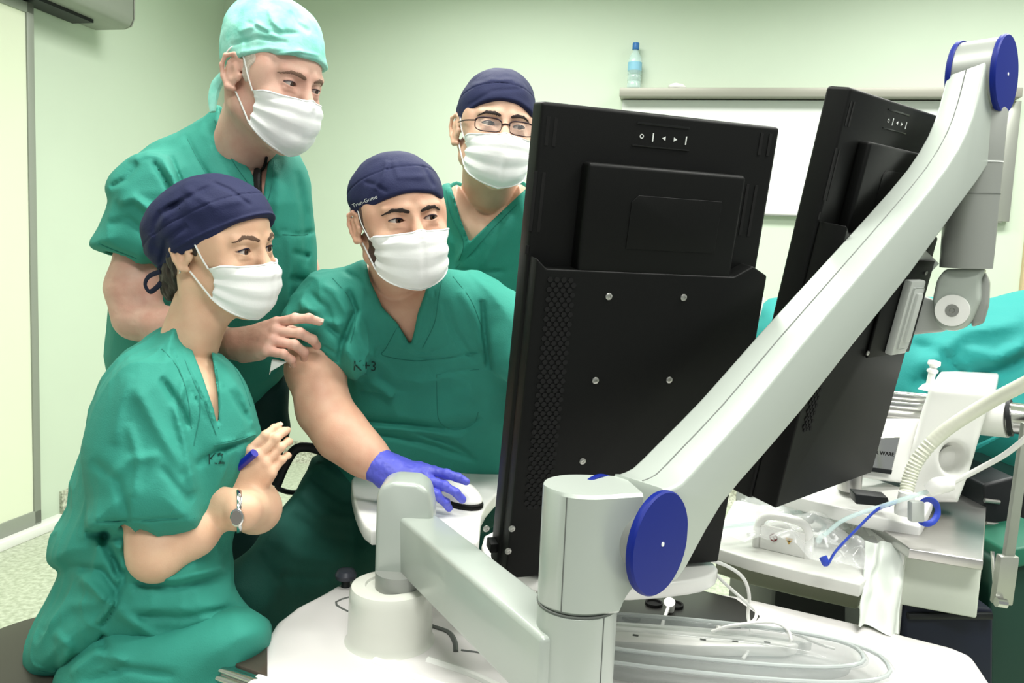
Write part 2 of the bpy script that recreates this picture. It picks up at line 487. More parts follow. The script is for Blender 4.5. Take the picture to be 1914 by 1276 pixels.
# back wall whiteboard with ledge
BW = CORNER.copy(); BN = -RY
def bw(px, py, off=0.0): return Ppl(px, py, BW+BN*off, BN)
def bwc(px, py, off=0.0): q = bw(px, py, off)-CORNER; return q@RX, q[2]
x0, zt = bwc(1163, 196, .03); x1, _ = bwc(1884, 300, .03); _, zb0 = bwc(1440, 401, .03)
_, zt2 = bwc(1600, 178, .03); zt = (zt+zt2)/2
def bwp(x, y, z): return CORNER+RX*x+BN*y+np.array([0, 0, z])
wb = thing('whiteboard', 'wide white writing board with aluminium frame on the green back wall', 'whiteboard', bwp((x0+x1)/2, 0, zb0))
m = MB(); m.box(bwp((x0+x1)/2, .015, (zt+zb0)/2), [RX, BN, [0, 0, 1]], ((x1-x0)/2, .013, (zt-zb0)/2)); m.build('panel', M_board, wb, smooth=False)
m = MB(); m.box(bwp((x0+x1)/2, .045, zt+.027), [RX, BN, [0, 0, 1]], ((x1-x0)/2+.012, .045, .021), .003); m.build('top_rail', mat('rail_grey', srgb(158, 156, 146), .45, .2), wb)
m = MB()
m.box(bwp(x1, .018, (zt+zb0)/2), [RX, BN, [0, 0, 1]], (.03, .02, (zt-zb0)/2), .003)
m.box(bwp((x0+x1)/2, .018, zb0), [RX, BN, [0, 0, 1]], ((x1-x0)/2, .018, .006), .002)
m.build('frame', M_alu, wb)
# bottle standing on the rail
bx, bz = bwc(1183, 186, .045); bz = zt+.048
bb = bwp(bx, .045, bz)
bo = thing('water_bottle', 'small clear water bottle with blue cap and blue label standing on the whiteboard rail', 'bottle', bb)
m = MB(); m.lathe(bb, [0, 0, 1], [(.028, 0), (.034, .006), (.034, .03), (.031, .036), (.034, .042), (.034, .062), (.031, .068), (.034, .074), (.034, .13), (.03, .15), (.018, .175), (.0125, .185), (.0125, .2)], 28); m.build('bottle_body', M_pet, bo)
m = MB(); m.lathe(bb+[0, 0, .088], [0, 0, 1], [(.0346, 0), (.0346, .04)], 28); m.build('bottle_label', mat('label_blue', srgb(140, 195, 220), .5), bo)
m = MB(); m.lathe(bb+[0, 0, .19], [0, 0, 1], [(.0165, 0), (.017, .002), (.017, .03), (.015, .033)], 24); m.build('bottle_cap', mat('cap_blue', srgb(50, 110, 175), .4), bo)
# crumpled white tissue on the rail
tb = bwp(bwc(1265, 182, .04)[0], .045, zt+.048)
v, q = sdf_mesh(SDF().u(s_ell(tb+[0, 0, .012], (.045, .02, .016)), .01).disp(lambda p, d: d+.004*vnoise(p, 60)), tb-.07, tb+.07, .005)
tag(mesh_obj('tissue', v, q, M_white2, None, base=tb), 'small crumpled white tissue lying on the whiteboard rail right of the bottle', 'tissue')
# corridor door frame at the far right of the back wall
m = MB(); dx, _ = bwc(1905, 450); m.box(bwp(dx+.06, .01, 1.0), [RX, BN, [0, 0, 1]], (.04, .02, 1.0), .004); struct(m.build('trim_2', mat('frame_tan', srgb(196, 176, 140), .5)))
m = MB(); m.box(bwp(dx+.5, .01, 1.0), [RX, BN, [0, 0, 1]], (.4, .012, 1.0), .004); struct(m.build('door_2', mat('door_tan', srgb(205, 200, 165), .5)))

# ================================================================== MONITORS
MW, MH = .385, .72
ML_C = np.array([0.19257, 1.24166, 1.04469])
ML_M = np.array([[0.9523, -0.3011, 0.04972], [0.30516, 0.94098, -0.14638], [-0.00271, 0.15457, 0.98798]])
MR_C = np.array([0.62414, 1.49255, 1.12927])
MR_M = np.array([[0.74275, -0.66113, 0.10601], [0.66913, 0.72715, -0.15334], [0.02429, 0.18482, 0.98247]])
class Fr:
    def __init__(s, C, Mx): s.C = C; s.u = Mx[:, 0]; s.n = -Mx[:, 1]; s.v = Mx[:, 2]
    def __call__(s, u, v, w=0): return s.C+s.u*u+s.v*v+s.n*w
    def ax(s): return [s.u, s.v, s.n]
    def px(s, x, y, w=0):
        q = Ppl(x, y, s.C+s.n*w, s.n)-s.C; return q@s.u, q@s.v
FL = Fr(ML_C, ML_M); FR = Fr(MR_C, MR_M)
def fbox(m, F, u0, u1, v0, v1, w0, w1, bev=0.0, seg=2):
    return m.box(F((u0+u1)/2, (v0+v1)/2, (w0+w1)/2), F.ax(), (abs(u1-u0)/2, abs(v1-v0)/2, abs(w1-w0)/2), bev, seg)
def monitor(F, label, left=True):
    t = thing('display_monitor', label, 'monitor', F(0, -MH/2, 0))
    m = MB(); fbox(m, F, -MW/2, MW/2, -MH/2, MH/2, -.042, 0, .006, 3); m.build('back_shell', M_black, t)
    m = MB(); fbox(m, F, -MW/2+.012, MW/2-.012, -MH/2+.012, MH/2-.012, -.0435, -.041); m.build('screen', M_black2, t)
    hz = FL.px(1190, 492, .034)[1]
    m = MB()
    out = [(-MW/2, hz), (-MW/2+.012, hz-.022), (-MW/2+.012, -MH/2), (MW/2-.005, -MH/2), (MW/2-.005, hz-.008), (MW/2-.028, hz+.012), (MW/2-.05, hz-.004), (-.2*MW, hz-.004)]
    out = [(-MW/2+.004, hz), (-MW/2+.02, hz-.014), (MW/2-.06, hz-.014), (MW/2-.03, hz+.004), (MW/2-.002, hz-.01), (MW/2-.002, -MH/2+.004), (-MW/2+.004, -MH/2+.004)]
    hw = .034 if left else .05
    m.prism([F(u, v, -.001) for u, v in out], F.n*hw, .003); m.build('lower_housing', M_black, t)
    # upper centre block
    ub0, vb1 = FL.px(1102, 303, .03); ub1 = FL.px(1398, 322, .03)[0]
    m = MB(); fbox(m, F, ub0, ub1, hz-.03, vb1, -.001, .03 if left else .022, .006, 3)
    m.build('cover_block', M_black, t)
    m = MB(); w_ = .0305 if left else .0225
    m.prism([F(-.14*MW, hz+.02, w_-.001), F(-.14*MW, vb1-.05, w_-.001), F(-.115*MW, vb1-.04, w_-.001), F(.24*MW, vb1-.04, w_-.001), F(.24*MW, hz+.02, w_-.001)], F.n*.002, .0008)
    m.build('raised_plate', M_black, t)
    # button panel
    v0 = FL.px(1234, 272, 0)[1]; v1 = FL.px(1234, 244, 0)[1]; u0 = FL.px(1182, 260, 0)[0]; u1 = FL.px(1290, 264, 0)[0]
    m = MB(); fbox(m, F, u0, u1, v0-.004, v0-.002, 0, .0015, .0005); fbox(m, F, u0+.004, u1-.004, v1+.006, v1+.009, 0, .001, .0004); m.build('button_panel', M_black2, t)
    vc = (v0+v1)/2
    m = MB(); N = 14
    uc = u0+.014
    for k in range(N):
        a0, a1 = 2*math.pi*k/N, 2*math.pi*(k+1)/N
        m.add([F(uc+r*math.cos(a), vc+r*math.sin(a), .0006) for a in (a0, a1) for r in (.002, .0032)], [(0, 2, 3, 1)])
    m.build('power_mark', M_mark, t, smooth=False)
    for uc, kind in ((u0+.032, 'b'), (u0+.05, 'l'), (u0+.068, 'r'), (u0+.086, 'b')):
        m = MB()
        if kind == 'b': fbox(m, F, uc-.0009, uc+.0009, vc-.006, vc+.006, 0, .0008)
        else:
            s = -1 if kind == 'l' else 1
            m.prism([F(uc+s*.0032, vc, .0), F(uc-s*.0022, vc+.003, .0), F(uc-s*.0022, vc-.003, .0)], F.n*.0008)
        m.build('button_mark', M_mark, t, smooth=False)
    # vent slots
    for x, ya, yb in ((1026, 218, 272), (1040, 220, 274), (1003, 320, 432), (1018, 322, 434), (986, 458, 474), (1424, 248, 290), (1440, 250, 292), (1396, 344, 440), (1412, 346, 442)):
        u, vt = FL.px(x+(0 if x < 1200 else 0), ya, 0); ub_, vb_ = FL.px(x-(yb-ya)*.12, yb, 0); u = (u+ub_)/2
        m = MB(); fbox(m, F, u-.0025, u+.0025, vb_, vt, 0, .0008, .0003); m.build('vent_slot', M_hole, t, smooth=False)
    return t, hw
tl, hwl = monitor(FL, 'large black monitor seen from behind, upright on the white tray, nearest the seated man')
tr, hwr = monitor(FR, 'second black monitor seen from behind, hung on the grey arm, partly hidden by it', False)
def screw(F, u, v, w, t, r=.0052, name='screw'):
    m = MB(); m.lathe(F(u, v, w-.001), F.n, [(r, 0), (r, .0018), (r*.8, .0026), (r*.45, .0027), (r*.4, .0015)], 16); m.build(name, M_screw, t)
for x, y in [(1138, 554), (1278, 556), (1113, 711), (1251, 710), (1089, 862), (957, 988), (950, 1030), (909, 988), (1300, 1008), (1226, 862)]:
    u, v = FL.px(x, y, hwl); screw(FL, u, v, hwl, tl)
u, v = FL.px(1076, 473, 0); m = MB(); m.lathe(FL(u, v, .0), FL.n, [(.0025, 0), (.0025, .002)], 12); m.build('indicator_light', M_led, tl)
# honeycomb vent on the lower housing
def honeycomb(F, t, u0, v0, v1, nc, hw, r=.0042):
    m = MB(); row = 0; v = v1
    while v > v0:
        for k in range(nc):
            uc = u0+k*.0105+(.00525 if row % 2 else 0)
            m.prism([F(uc+r*math.cos(math.pi/3*j), v+r*math.sin(math.pi/3*j), hw-.0002) for j in range(6)], F.n*.0009)
        v -= .0072; row += 1
    m.build('vent_grille', M_hole, t, smooth=False)
honeycomb(FL, tl, -MW/2+.026, FL.px(960, 950, hwl)[1], FL.px(1020, 522, hwl)[1], 4, hwl)
honeycomb(FR, tr, -MW/2+.03, -.3*MH, .1-.03, 3, hwr)
# small foot clip at the lower left corner
m = MB(); fbox(m, FL, -MW/2-.012, -MW/2+.004, -MH/2+.028, -MH/2+.044, -.03, -.005, .002); m.build('edge_clip', M_black, tl)
m = MB(); fbox(m, FL, -.12, .12, -MH/2-.0115, -MH/2+.004, -.04, .02, .003); m.build('foot', M_black, tl)
# bracket plate + cast mounting block on the right monitor
mb = MB(); pu = [(1640, 513), (1744, 492), (1700, 672), (1612, 664)]
u0 = .0; m = MB(); fbox(m, FR, .005, MW/2-.004, -.09, .095, hwr, hwr+.006, .002); m.build('mount_plate', M_black, tr)
for x, y in [(1666, 512), (1731, 510), (1622, 660), (1690, 650)]:
    u, v = FR.px(x, y, hwr+.006); screw(FR, u, v, hwr+.006, tr, .0045)

# ================================================================== MONITOR ARM (foreground)
d1, d2 = .965, 1.45
A1 = P(1225, 1012, d1); A2 = P(1872, 140, d2)
hv = (A2-A1)*[1, 1, 0]; AD = nrm(hv); AN = np.array([AD[1], -AD[0], 0])     # AN: normal of the near face, towards the camera
arm = thing('articulated_boom', 'long silver jointed support boom with blue round joint caps in the foreground', 'arm', P(1085, 1290, .99))
W_ = .084
def onA(x, y, off=0.0): return Ppl(x, y, A1+AN*off, AN)
ridge = [(1250, 914), (1275, 902), (1320, 854), (1400, 765), (1500, 641), (1600, 521), (1700, 401), (1770, 312), (1808, 245), (1827, 190), (1838, 146), (1849, 104), (1858, 86)]
lower = [(1880, 96), (1890, 160), (1886, 220), (1850, 305), (1795, 383), (1700, 515), (1600, 640), (1500, 768), (1420, 862), (1350, 945), (1298, 1036), (1268, 1085), (1240, 1075), (1236, 930)]
pr = [onA(x, y) for x, y in smooth_poly(ridge+lower, 2)]
m = MB(); m.prism(pr, -AN*W_, .006, 3, False); Lt = np.linalg.norm((A2-A1)[:2])
for i_, q_ in enumerate(m.v):
    q_ = np.array(q_); o_ = (q_-A1)@AN; t_ = min(1, max(0, ((q_-A1)@AD-.05)/(Lt-.05)))
    m.v[i_] = tuple(q_-AN*o_*.24*t_)
m.build('upper_beam', M_grey, arm, angle=50)
# seam along the top face of the upper beam
def seam_on_top(pts, m, off, wd=.0012, h=.0006):
    q = [onA(x, y)-AN*off+np.array([0, 0, 0]) for x, y in pts]
    m.tube(q, wd, 6, 3)
m = MB(); sp_ = smooth_poly(ridge+lower, 2)[0:22]; sp3 = [onA(x, y) for x, y in sp_]
m.tube([q-AN*W_*.5*(1-.24*min(1, max(0, ((q-A1)@AD-.05)/(Lt-.05)))) for q in sp3], .0011, 6, 2); m.build('seam', M_seam, arm)
def joint(cen, R, width, nfront, name='joint_cap', tilt=0, bar=.97):
    """blue discs both sides, grey barrel between"""
    n = nrm(AN*math.cos(tilt)-AD*math.sin(tilt))
    m = MB(); m.lathe(cen-n*width+n*.004, n, [(R*bar, 0), (R*bar, width-.008)], 64); m.build('joint_barrel', M_greyd, arm)
    for c, s in ((cen, 1), (cen-n*width, -1)):
        m = MB(); m.lathe(c-n*s*.006, n*s, [(R, 0), (R*1.015, .002), (R*1.015, .007), (R*.985, .0095), (R*.3, .0105)], 72); cap = m.build(name, M_blue, arm)
        if s == 1:
            m = MB(); m.lathe(c+n*.0045, n, [(.0028, 0), (.0028, .001)], 14); m.build('cap_pin', M_mark, cap)
joint(A1+AN*.006, .0625, W_+.012, 1, tilt=-math.radians(9), bar=.66)
joint(A2+AN*.006, .0685, W_*.76+.012, 1, tilt=-math.radians(5), bar=.96)
# curved elbow block + vertical post under the first joint
PC = P(1085, 1010, d1+.022); PC[2] = 0
pr_ = .0495
pt = Ppl(1080, 905, PC, [0, 1, 0])   # top height
zt_ = P(1085, 935, d1+.03)[2]; zs = P(1085, 1140, d1+.0)[2]
m = MB()
# plan outline: round back end at the post, flat neck running to the joint
ax_ = nrm((A1-PC)*[1, 1, 0])
mid = A1-AN*W_*.5; md = nrm((mid-PC)*[1, 1, 0]); mn = np.array([md[1], -md[0], 0]); Ln = np.linalg.norm((mid-PC)[:2])
plan = []
for k in range(19):
    a = math.pi/2+math.pi*k/18; plan.append(PC+md*pr_*math.cos(a)+mn*pr_*math.sin(a))
z_hi = zt_
side_lo = [(-.05, zs), (pr_*.8, zs), (pr_*1.3, zs+.02), (Ln*.75, zs+.035), (Ln, zs+.04)]
def col_outline(k):
    return None
HALFW = W_*.5-.001
secs = []; ztop = A1[2]+.0605
sv = list(-pr_*np.cos(np.linspace(0, math.pi/2, 12)))+list(np.linspace(0, Ln, 18)[1:])
for s_ in sv:
    t = max(0, s_/Ln)
    hw_ = math.sqrt(max(pr_**2-s_**2, 1e-7)) if s_ < 0 else pr_+(HALFW-pr_)*(t*t*(3-2*t))
    q = min(1, max(0, (s_-pr_*.85)/(Ln-pr_*.85))); lo = zs+(A1[2]-.052-zs)*(q**.55)
    c = PC+md*s_; bv = min(.004, hw_*.4)
    secs.append([c+mn*x+np.array([0, 0, z]) for x, z in ((-hw_+bv, lo), (hw_-bv, lo), (hw_, lo+bv), (hw_, ztop-bv), (hw_-bv, ztop), (-hw_+bv, ztop), (-hw_, ztop-bv), (-hw_, lo+bv))])
v = [p for s in secs for p in s]; f = []
for i in range(len(secs)-1):
    for k in range(8): f.append((i*8+k, i*8+(k+1) % 8, (i+1)*8+(k+1) % 8, (i+1)*8+k))
f.append(tuple(range(8))[::-1]); f.append(tuple(range(len(v)-8, len(v))))
m.add(v, f)
m.build('elbow_block', M_grey, arm, angle=35)
m = MB(); m.lathe(PC+[0, 0, zs-.5], [0, 0, 1], [(pr_, 0), (pr_, .496), (pr_-.002, .498)], 56)
# lower beam: grows out of the post
n2 = None
B0 = P(737, 958, 1.40); B1 = P(1003, 1185, .965); B1[2] = B0[2]
B1 = Pz(1003, 1185, B0[2])
LD = nrm((B1-B0)*[1, 1, 0]); LN = np.array([-LD[1], LD[0], 0]);
if LN@(-B0+CC) < 0: LN = -LN
zl = B0[2]-.098
wv = Pz(807, 954, B0[2])-B0; lw = abs(wv@LN); lw = min(max(lw, .05), .085)
m2 = MB(); Lb = np.linalg.norm(B1-B0)
m2.prism([B0+[0, 0, -.098], B0+LD*(Lb+.012)+[0, 0, -.098], B0+LD*(Lb+.012), B0], -LN*lw, .007, 3)
m2.build('lower_beam', M_grey, arm, angle=50)
m.build('post', M_grey, arm, angle=35)
m = MB(); m.tube([PC+[pr_*1.0*math.cos(a), pr_*math.sin(a), zs-.001] for a in np.linspace(0, 2*math.pi, 40)[:-1]], .0012, 6, 0, False, True)
for a, z0, z1 in ((-2.05, zs+.002, ztop-.004), (-.95, zs-.4, zs-.004)):
    q = PC+np.array([(pr_+.0002)*math.cos(a), (pr_+.0002)*math.sin(a), 0])
    m.tube([q+[0, 0, z0], q+[0, 0, z1]], .0007, 6, 0)
m.build('seam', M_seam, arm)
# swivel head at the left end
cupc = P(731, 1120, 1.385); cupc[2] = 0
m = MB()
hz0 = P(731, 1083, 1.385)[2]; hz1 = P(760, 905, 1.37)[2]
q = [(700, 1083), (702, 915), (716, 903), (760, 899), (800, 915), (806, 985), (806, 1083)]
hc = P(752, 990, 1.385)
hw0 = .045
pts = [P(698, 1086, 1.36), P(704, 917, 1.36), P(716, 905, 1.36), P(775, 905, 1.36), P(805, 930, 1.36), P(812, 1000, 1.36), P(770, 1086, 1.36)]
pts = [P(x, y, 1.375) for x, y in ((699, 1084), (703, 925), (712, 908), (735, 900), (780, 903), (800, 918), (808, 960), (806, 1040), (776, 1084))]
m.prism(pts, CF*[1, 1, 0]*.078, .01, 3); m.build('swivel_head', M_grey, arm, angle=40)
m = MB(); m.lathe([cupc[0]+.012, cupc[1], hz0-.012], [0, 0, 1], [(.04, 0), (.04, .03)], 40); m.build('swivel_collar', M_greyd, arm)
CZ = .52
# column below second joint
n2v = nrm(AN)
J2 = A2-AN*W_*.38
cb = P(1805, 500, d2+.075); ct = J2+(cb-J2)*.12
cdir = nrm(cb-ct); cl = np.linalg.norm(cb-ct)
cr = .046
m = MB(); m.lathe(ct, cdir, [(cr*.7, 0), (cr, .02), (cr, cl*.36)], 44); m.build('column_top', M_greyd, arm)
m = MB(); m.lathe(ct, cdir, [(cr+.0006, cl*.36), (cr+.0006, cl*.36+.0025)], 44); m.build('column_ring', M_mark, arm)
m = MB(); m.lathe(ct, cdir, [(cr+.0004, cl*.55), (cr+.0004, cl*.55+.001)], 44); m.build('column_ring', M_seam, arm)
m = MB(); m.lathe(ct, cdir, [(cr, cl*.365), (cr*.985, cl*.9), (cr*.97, cl)], 44); m.build('column', M_greyd, arm)
# knuckle
kc = P(1783, 582, d2+.07)
kn = nrm(CC-kc+np.array([-.25, 0, 0])); kn = nrm(kn*[1, 1, 0]); kt = np.array([-kn[1], kn[0], 0])
m = MB()
kp = [(1742, 560), (1745, 600), (1762, 617), (1790, 619), (1812, 606), (1832, 560), (1832, 520), (1842, 501), (1766, 502), (1750, 522)]
m.prism([Ppl(x, y, kc, kn) for x, y in kp], -kn*.05, .008, 3); m.build('knuckle', M_grey, arm)
m = MB(); m.lathe(Ppl(1780, 580, kc, kn), kn, [(.03, 0), (.0295, .004), (.012, .0045), (.011, .0035)], 40); kr = m.build('knuckle_ring', M_white, arm)
m = MB(); m.lathe(Ppl(1780, 580, kc, kn)+kn*.003, kn, [(.0125, 0), (.0115, .003), (.005, .003), (.004, .001)], 24); m.build('bolt', M_screw, kr)
m = MB(); fb = [(1815, 560), (1838, 505), (1848, 525), (1846, 570), (1836, 605), (1815, 612)]
m.prism([Ppl(x, y, kc-kn*.03, kn) for x, y in fb], -kn*.04, .006); m.build('knuckle_fork', M_greyd, arm)
# link from the knuckle to the monitor plate
pc = FR(.11, .01, hwr+.02)
pc2 = P(1690, 590, project(FR(.09, .0, hwr+.02))[2])
cu_, cv_ = FR.px(1690, 592, hwr+.012)
m = MB()
for (a, b, c_, d_, w0, w1) in ((-.032, .032, -.072, .072, .006, .022), (-.022, .022, -.06, .06, .022, .026), (-.012, .012, -.045, .05, .022, .032)):
    fbox(m, FR, cu_+a, cu_+b, cv_+c_, cv_+d_, hwr+w0, hwr+w1, .004, 2)
m.build('mount_block', M_lever, arm)
m = MB(); m.prism([Ppl(x, y, kc-kn*.035, kn) for x, y in ((1700, 545), (1745, 560), (1775, 600), (1765, 620), (1700, 626))], -kn*.03, .006); m.build('tilt_link', M_lever, arm)
# grey wedge housing behind the plate (top of the mount)
m = MB(); gq = [(1662, 486), (1700, 446), (1746, 490), (1716, 520), (1670, 520)]
m.prism([Ppl(x, y, FR(0, 0, hwr-.012), FR.n) for x, y in gq], FR.n*.012, .003); m.build('mount_wedge', M_lever, arm)

# ================================================================== PLATFORM under the near monitor, mouse tray
TZ = .682; TZM = .69
pf_px = [(905, 1035), (925, 1060), (1060, 1088), (1180, 1094), (1290, 1084), (1328, 1074), (1342, 1060), (1322, 1043), (1270, 1020), (1100, 985), (960, 985), (905, 1000)]
TRAY = thing('monitor_platform', 'white round-cornered platform under the foot of the nearest black monitor', 'platform', [*Pz(1100, 1060, TZ)[:2], TZ-.026])
m = MB(); m.prism([np.array([*Pz(x, y, TZ)[:2], TZ-.026]) for x, y in smooth_poly(pf_px, 2)], [0, 0, .026], .006, 3, False); m.build('platform_top', M_white, TRAY, angle=40)
m = MB(); m.box([*(Pz(1040, 1060, TZ)[:2]), (TZ-.026+CZ)/2+.0], np.eye(3), (.03, .04, (TZ-.026-CZ)/2-.002), .01); m.build('support', M_white2, TRAY)
mt_px = [(657, 895), (659, 925), (672, 965), (694, 990), (740, 985), (790, 985), (812, 1000), (850, 1012), (880, 1012), (896, 1005), (900, 960), (925, 925), (980, 876), (900, 876), (790, 876), (700, 881), (668, 887)]
MT = thing('mouse_tray', 'white side tray with a rounded left end carrying the mouse, left of the monitor', 'tray', [*Pz(800, 940, TZM)[:2], TZM-.03])
m = MB(); m.prism([np.array([*Pz(x, y, TZM)[:2], TZM-.03]) for x, y in smooth_poly(mt_px, 2)], [0, 0, .03], .006, 3, False); m.build('tray_top', M_white, MT, angle=40)
q = Pz(790, 925, TZM); m = MB(); m.box([q[0], q[1], (TZM-.03+CZ)/2], np.eye(3), (.02, .02, (TZM-.03-CZ)/2-.002), .004); m.build('tray_post', M_greyd, MT)
# mouse on tray
mc = Pz(858, 938, TZM); mdir = nrm((Pz(890, 962, TZM)-Pz(820, 930, TZM))*[1, 1, 0]); Mf = frame(mdir, [0, 0, 1])
mo = thing('computer_mouse', 'white computer mouse with black base under the gloved hand', 'mouse', mc)
f = SDF().u(s_ell(mc+[0, 0, .006], (.036, .066, .038), Mf.T), 0).inter(s_fn(lambda p: (mc[2]+.011)-p[:, 2]), .002)
sdf_obj('mouse_shell', f, mc-.08, mc+.08, .003, M_white, mo)
f = SDF().u(s_ell(mc+[0, 0, .002], (.037, .067, .034), Mf.T), 0).inter(s_fn(lambda p: mc[2]+.001-p[:, 2]), .001).inter(s_fn(lambda p: p[:, 2]-(mc[2]+.012)), .001)
sdf_obj('mouse_base', f, mc-.08, mc+.08, .003, M_black, mo)
m = MB(); m.lathe(mc+Mf[1]*.03+[-.004, 0, .029]-Mf[0]*.004, Mf[0], [(.009, 0), (.009, .008)], 20); m.build('scroll_wheel', M_black2, mo)

# ================================================================== CONSOLE (foreground cart)
cons = thing('equipment_console', 'big white moulded equipment console top filling the lower foreground', 'console', [*Pz(1000, 1276, CZ)[:2], 0])
cpx = [(484, 1240), (492, 1195), (515, 1158), (552, 1130), (600, 1106), (640, 1082), (690, 1066), (800, 1066), (1000, 1080), (1200, 1085), (1380, 1110), (1600, 1160), (1780, 1205), (1822, 1222)]
cp = [Pz(x, y, CZ)[:2] for x, y in cpx]
yN = .62
cp += [np.array([cp[-1][0]-.035, cp[-1][1]-.14]), np.array([cp[-1][0]-.08, 1.1]), np.array([.6, yN]), np.array([-.2, yN]), np.array([-.33, .78]), np.array([-.42, 1.0])]
m = MB(); m.prism([np.array([x, y, .12]) for x, y in cp], [0, 0, CZ-.12], .02, 5); m.build('console_body', mat('console_white', srgb(220, 217, 215), .42, coat=.1), cons, angle=35)
m = MB(); m.prism([np.array([x*.8+.05, y*.85+.15, .0]) for x, y in cp], [0, 0, .13], .01); m.build('console_base', M_greyd, cons)
# moulded cup that carries the arm
m = MB(); cz0 = CZ-.002; ch = hz0-.004-CZ
m.lathe([cupc[0], cupc[1], cz0], [0, 0, 1], [(.080, 0), (.0755, .004), (.073, .012), (.0722, .04), (.0715, ch*.8), (.071, ch-.01), (.068, ch-.002), (.060, ch), (.045, ch), (.043, ch-.004)], 64)
m.build('arm_socket', mat('socket_cream', srgb(214, 216, 206), .3, coat=.4), cons)
# shallow grooves of the shell
m = MB()
for pts, r in (([(700, 1105), (628, 1125), (665, 1150)], .0022), ([(862, 1215), (905, 1222), (930, 1240)], .0022), ([(808, 1171), (838, 1182), (850, 1200), (852, 1218)], .005)):
    m = MB(); m.tube([Pz(x, y, CZ+.0002) for x, y in pts], r, 6, 4); m.build('shell_groove', M_seam, cons)
for pts in ([(700, 1236), (780, 1268), (850, 1290)], [(800, 1235), (880, 1262), (930, 1285)]):
    m = MB(); m.tube([Pz(x, y, CZ-.002) for x, y in pts], .008, 10, 4); m.build('shell_rib', M_white, cons)
# joystick knob
kb = Pz(646, 1096, CZ)-[0, 0, .012]; kn_ = thing('joystick', 'small black mushroom knob behind the back edge of the white console', 'joystick', kb-[0, 0, .0])
m = MB(); m.lathe(kb, [0, 0, 1], [(.012, 0), (.009, .012), (.008, .03)], 20); m.build('stem', M_darkm, kn_)
m = MB(); m.lathe(kb+[0, 0, .026], [0, 0, 1], [(.012, 0), (.02, .004), (.0215, .012), (.017, .02), (.005, .024)], 28); m.build('cap', mat('knob_grey', srgb(55, 58, 68), .35), kn_)
# chrome side rail with dark top
r0 = Pz(352, 1222, CZ); r1 = Pz(545, 1290, CZ)
rd = nrm(r1-r0); rn = np.array([rd[1], -rd[0], 0]); 
if rn@(CC-r0) < 0: rn = -rn
rl = thing('side_rail', 'ribbed chrome rail with a dark brown smoked top at the bottom left of the console', 'rail', r0-[0, 0, .05])
m = MB(); L_ = .34
for k, (z, w_) in enumerate(((-.006, .006), (-.02, .0085), (-.037, .0095), (-.052, .006))):
    m.tube([r0+[0, 0, z], r0+rd*L_+[0, 0, z]], w_, 16, 0)
m.box(r0+rd*L_/2-rn*.012+[0, 0, -.03], [rd, rn, [0, 0, 1]], (L_/2, .012, .028), .004)
m.build('chrome_bar', M_chrome, rl)
tq = [(352, 1215), (430, 1178), (495, 1190), (489, 1250), (470, 1262)]
m = MB(); m.prism([Pz(x, y, CZ+.002)-[0, 0, .012] for x, y in ((366, 1211), (428, 1180), (500, 1192), (500, 1262))], [0, 0, .012], .002); m.build('smoked_top', M_smoke, rl)
m = MB(); m.prism([Pz(x, y, CZ+.004)-[0, 0, .012] for x, y in ((352, 1216), (420, 1178), (432, 1181), (372, 1214))], [0, 0, .012], .002); m.build('end_trim', M_chrome, rl)
# black recessed socket bay
bay = [(1150, 1160), (1165, 1118), (1190, 1104), (1300, 1100), (1375, 1118), (1420, 1150), (1400, 1172), (1250, 1170)]
m = MB(); m.prism([Pz(x, y, CZ+.003)-[0, 0, .004] for x, y in bay], [0, 0, .004], .001); m.build('socket_bay', mat('bay_dark', srgb(36, 36, 34), .4), cons)
for x, y, r in ((1222, 1130, .017), (1260, 1133, .018), (1180, 1157, .017)):
    m = MB(); m.lathe(Pz(x, y, CZ+.0028), [0, 0, 1], [(r, 0), (r, .006), (r*.8, .006), (r*.75, .002)], 28); m.build('socket', M_hole, cons)
plug0 = Pz(1252, 1135, CZ+.01)
pg = thing('white_plug', 'white plug standing in the round black socket of the console', 'plug', plug0)
m = MB(); m.tube([plug0+[0, 0, -.004], plug0+[-.004, -.012, .016]], [.009, .011], 14, 0); m.build('plug_body', M_white, pg)
m = MB(); m.tube([plug0+[-.004, -.012, .01], Pz(1240, 1160, CZ+.006), Pz(1236, 1185, CZ+.004)], .0035, 8, 4); m.build('plug_cord', M_white, pg)
# white socket strip
st0 = Pz(1110, 1190, CZ+.0); st1 = Pz(1560, 1232, CZ)
sq = [Pz(x, y, CZ+.024)-[0, 0, .02] for x, y in ((1120, 1158), (1300, 1170), (1440, 1182), (1520, 1196), (1470, 1208), (1300, 1206), (1120, 1196))]
st = thing('socket_strip', 'white multi-socket strip with small dark slots lying across the console top', 'power strip', sq[0]-[0, 0, .02])
m = MB(); m.prism([q+[0, 0, -.0] for q in sq], [0, 0, .02], .004); m.build('strip_body', M_white, st)
for x, y in ((1188, 1187), (1314, 1195), (1374, 1198), (1434, 1200)):
    q = Pz(x, y, CZ+.0245); m = MB(); m.box(q, [nrm([1, -.25, 0]), nrm([.25, 1, 0]), [0, 0, 1]], (.005, .0022, .0008)); m.build('slot', M_seam, st, smooth=False)
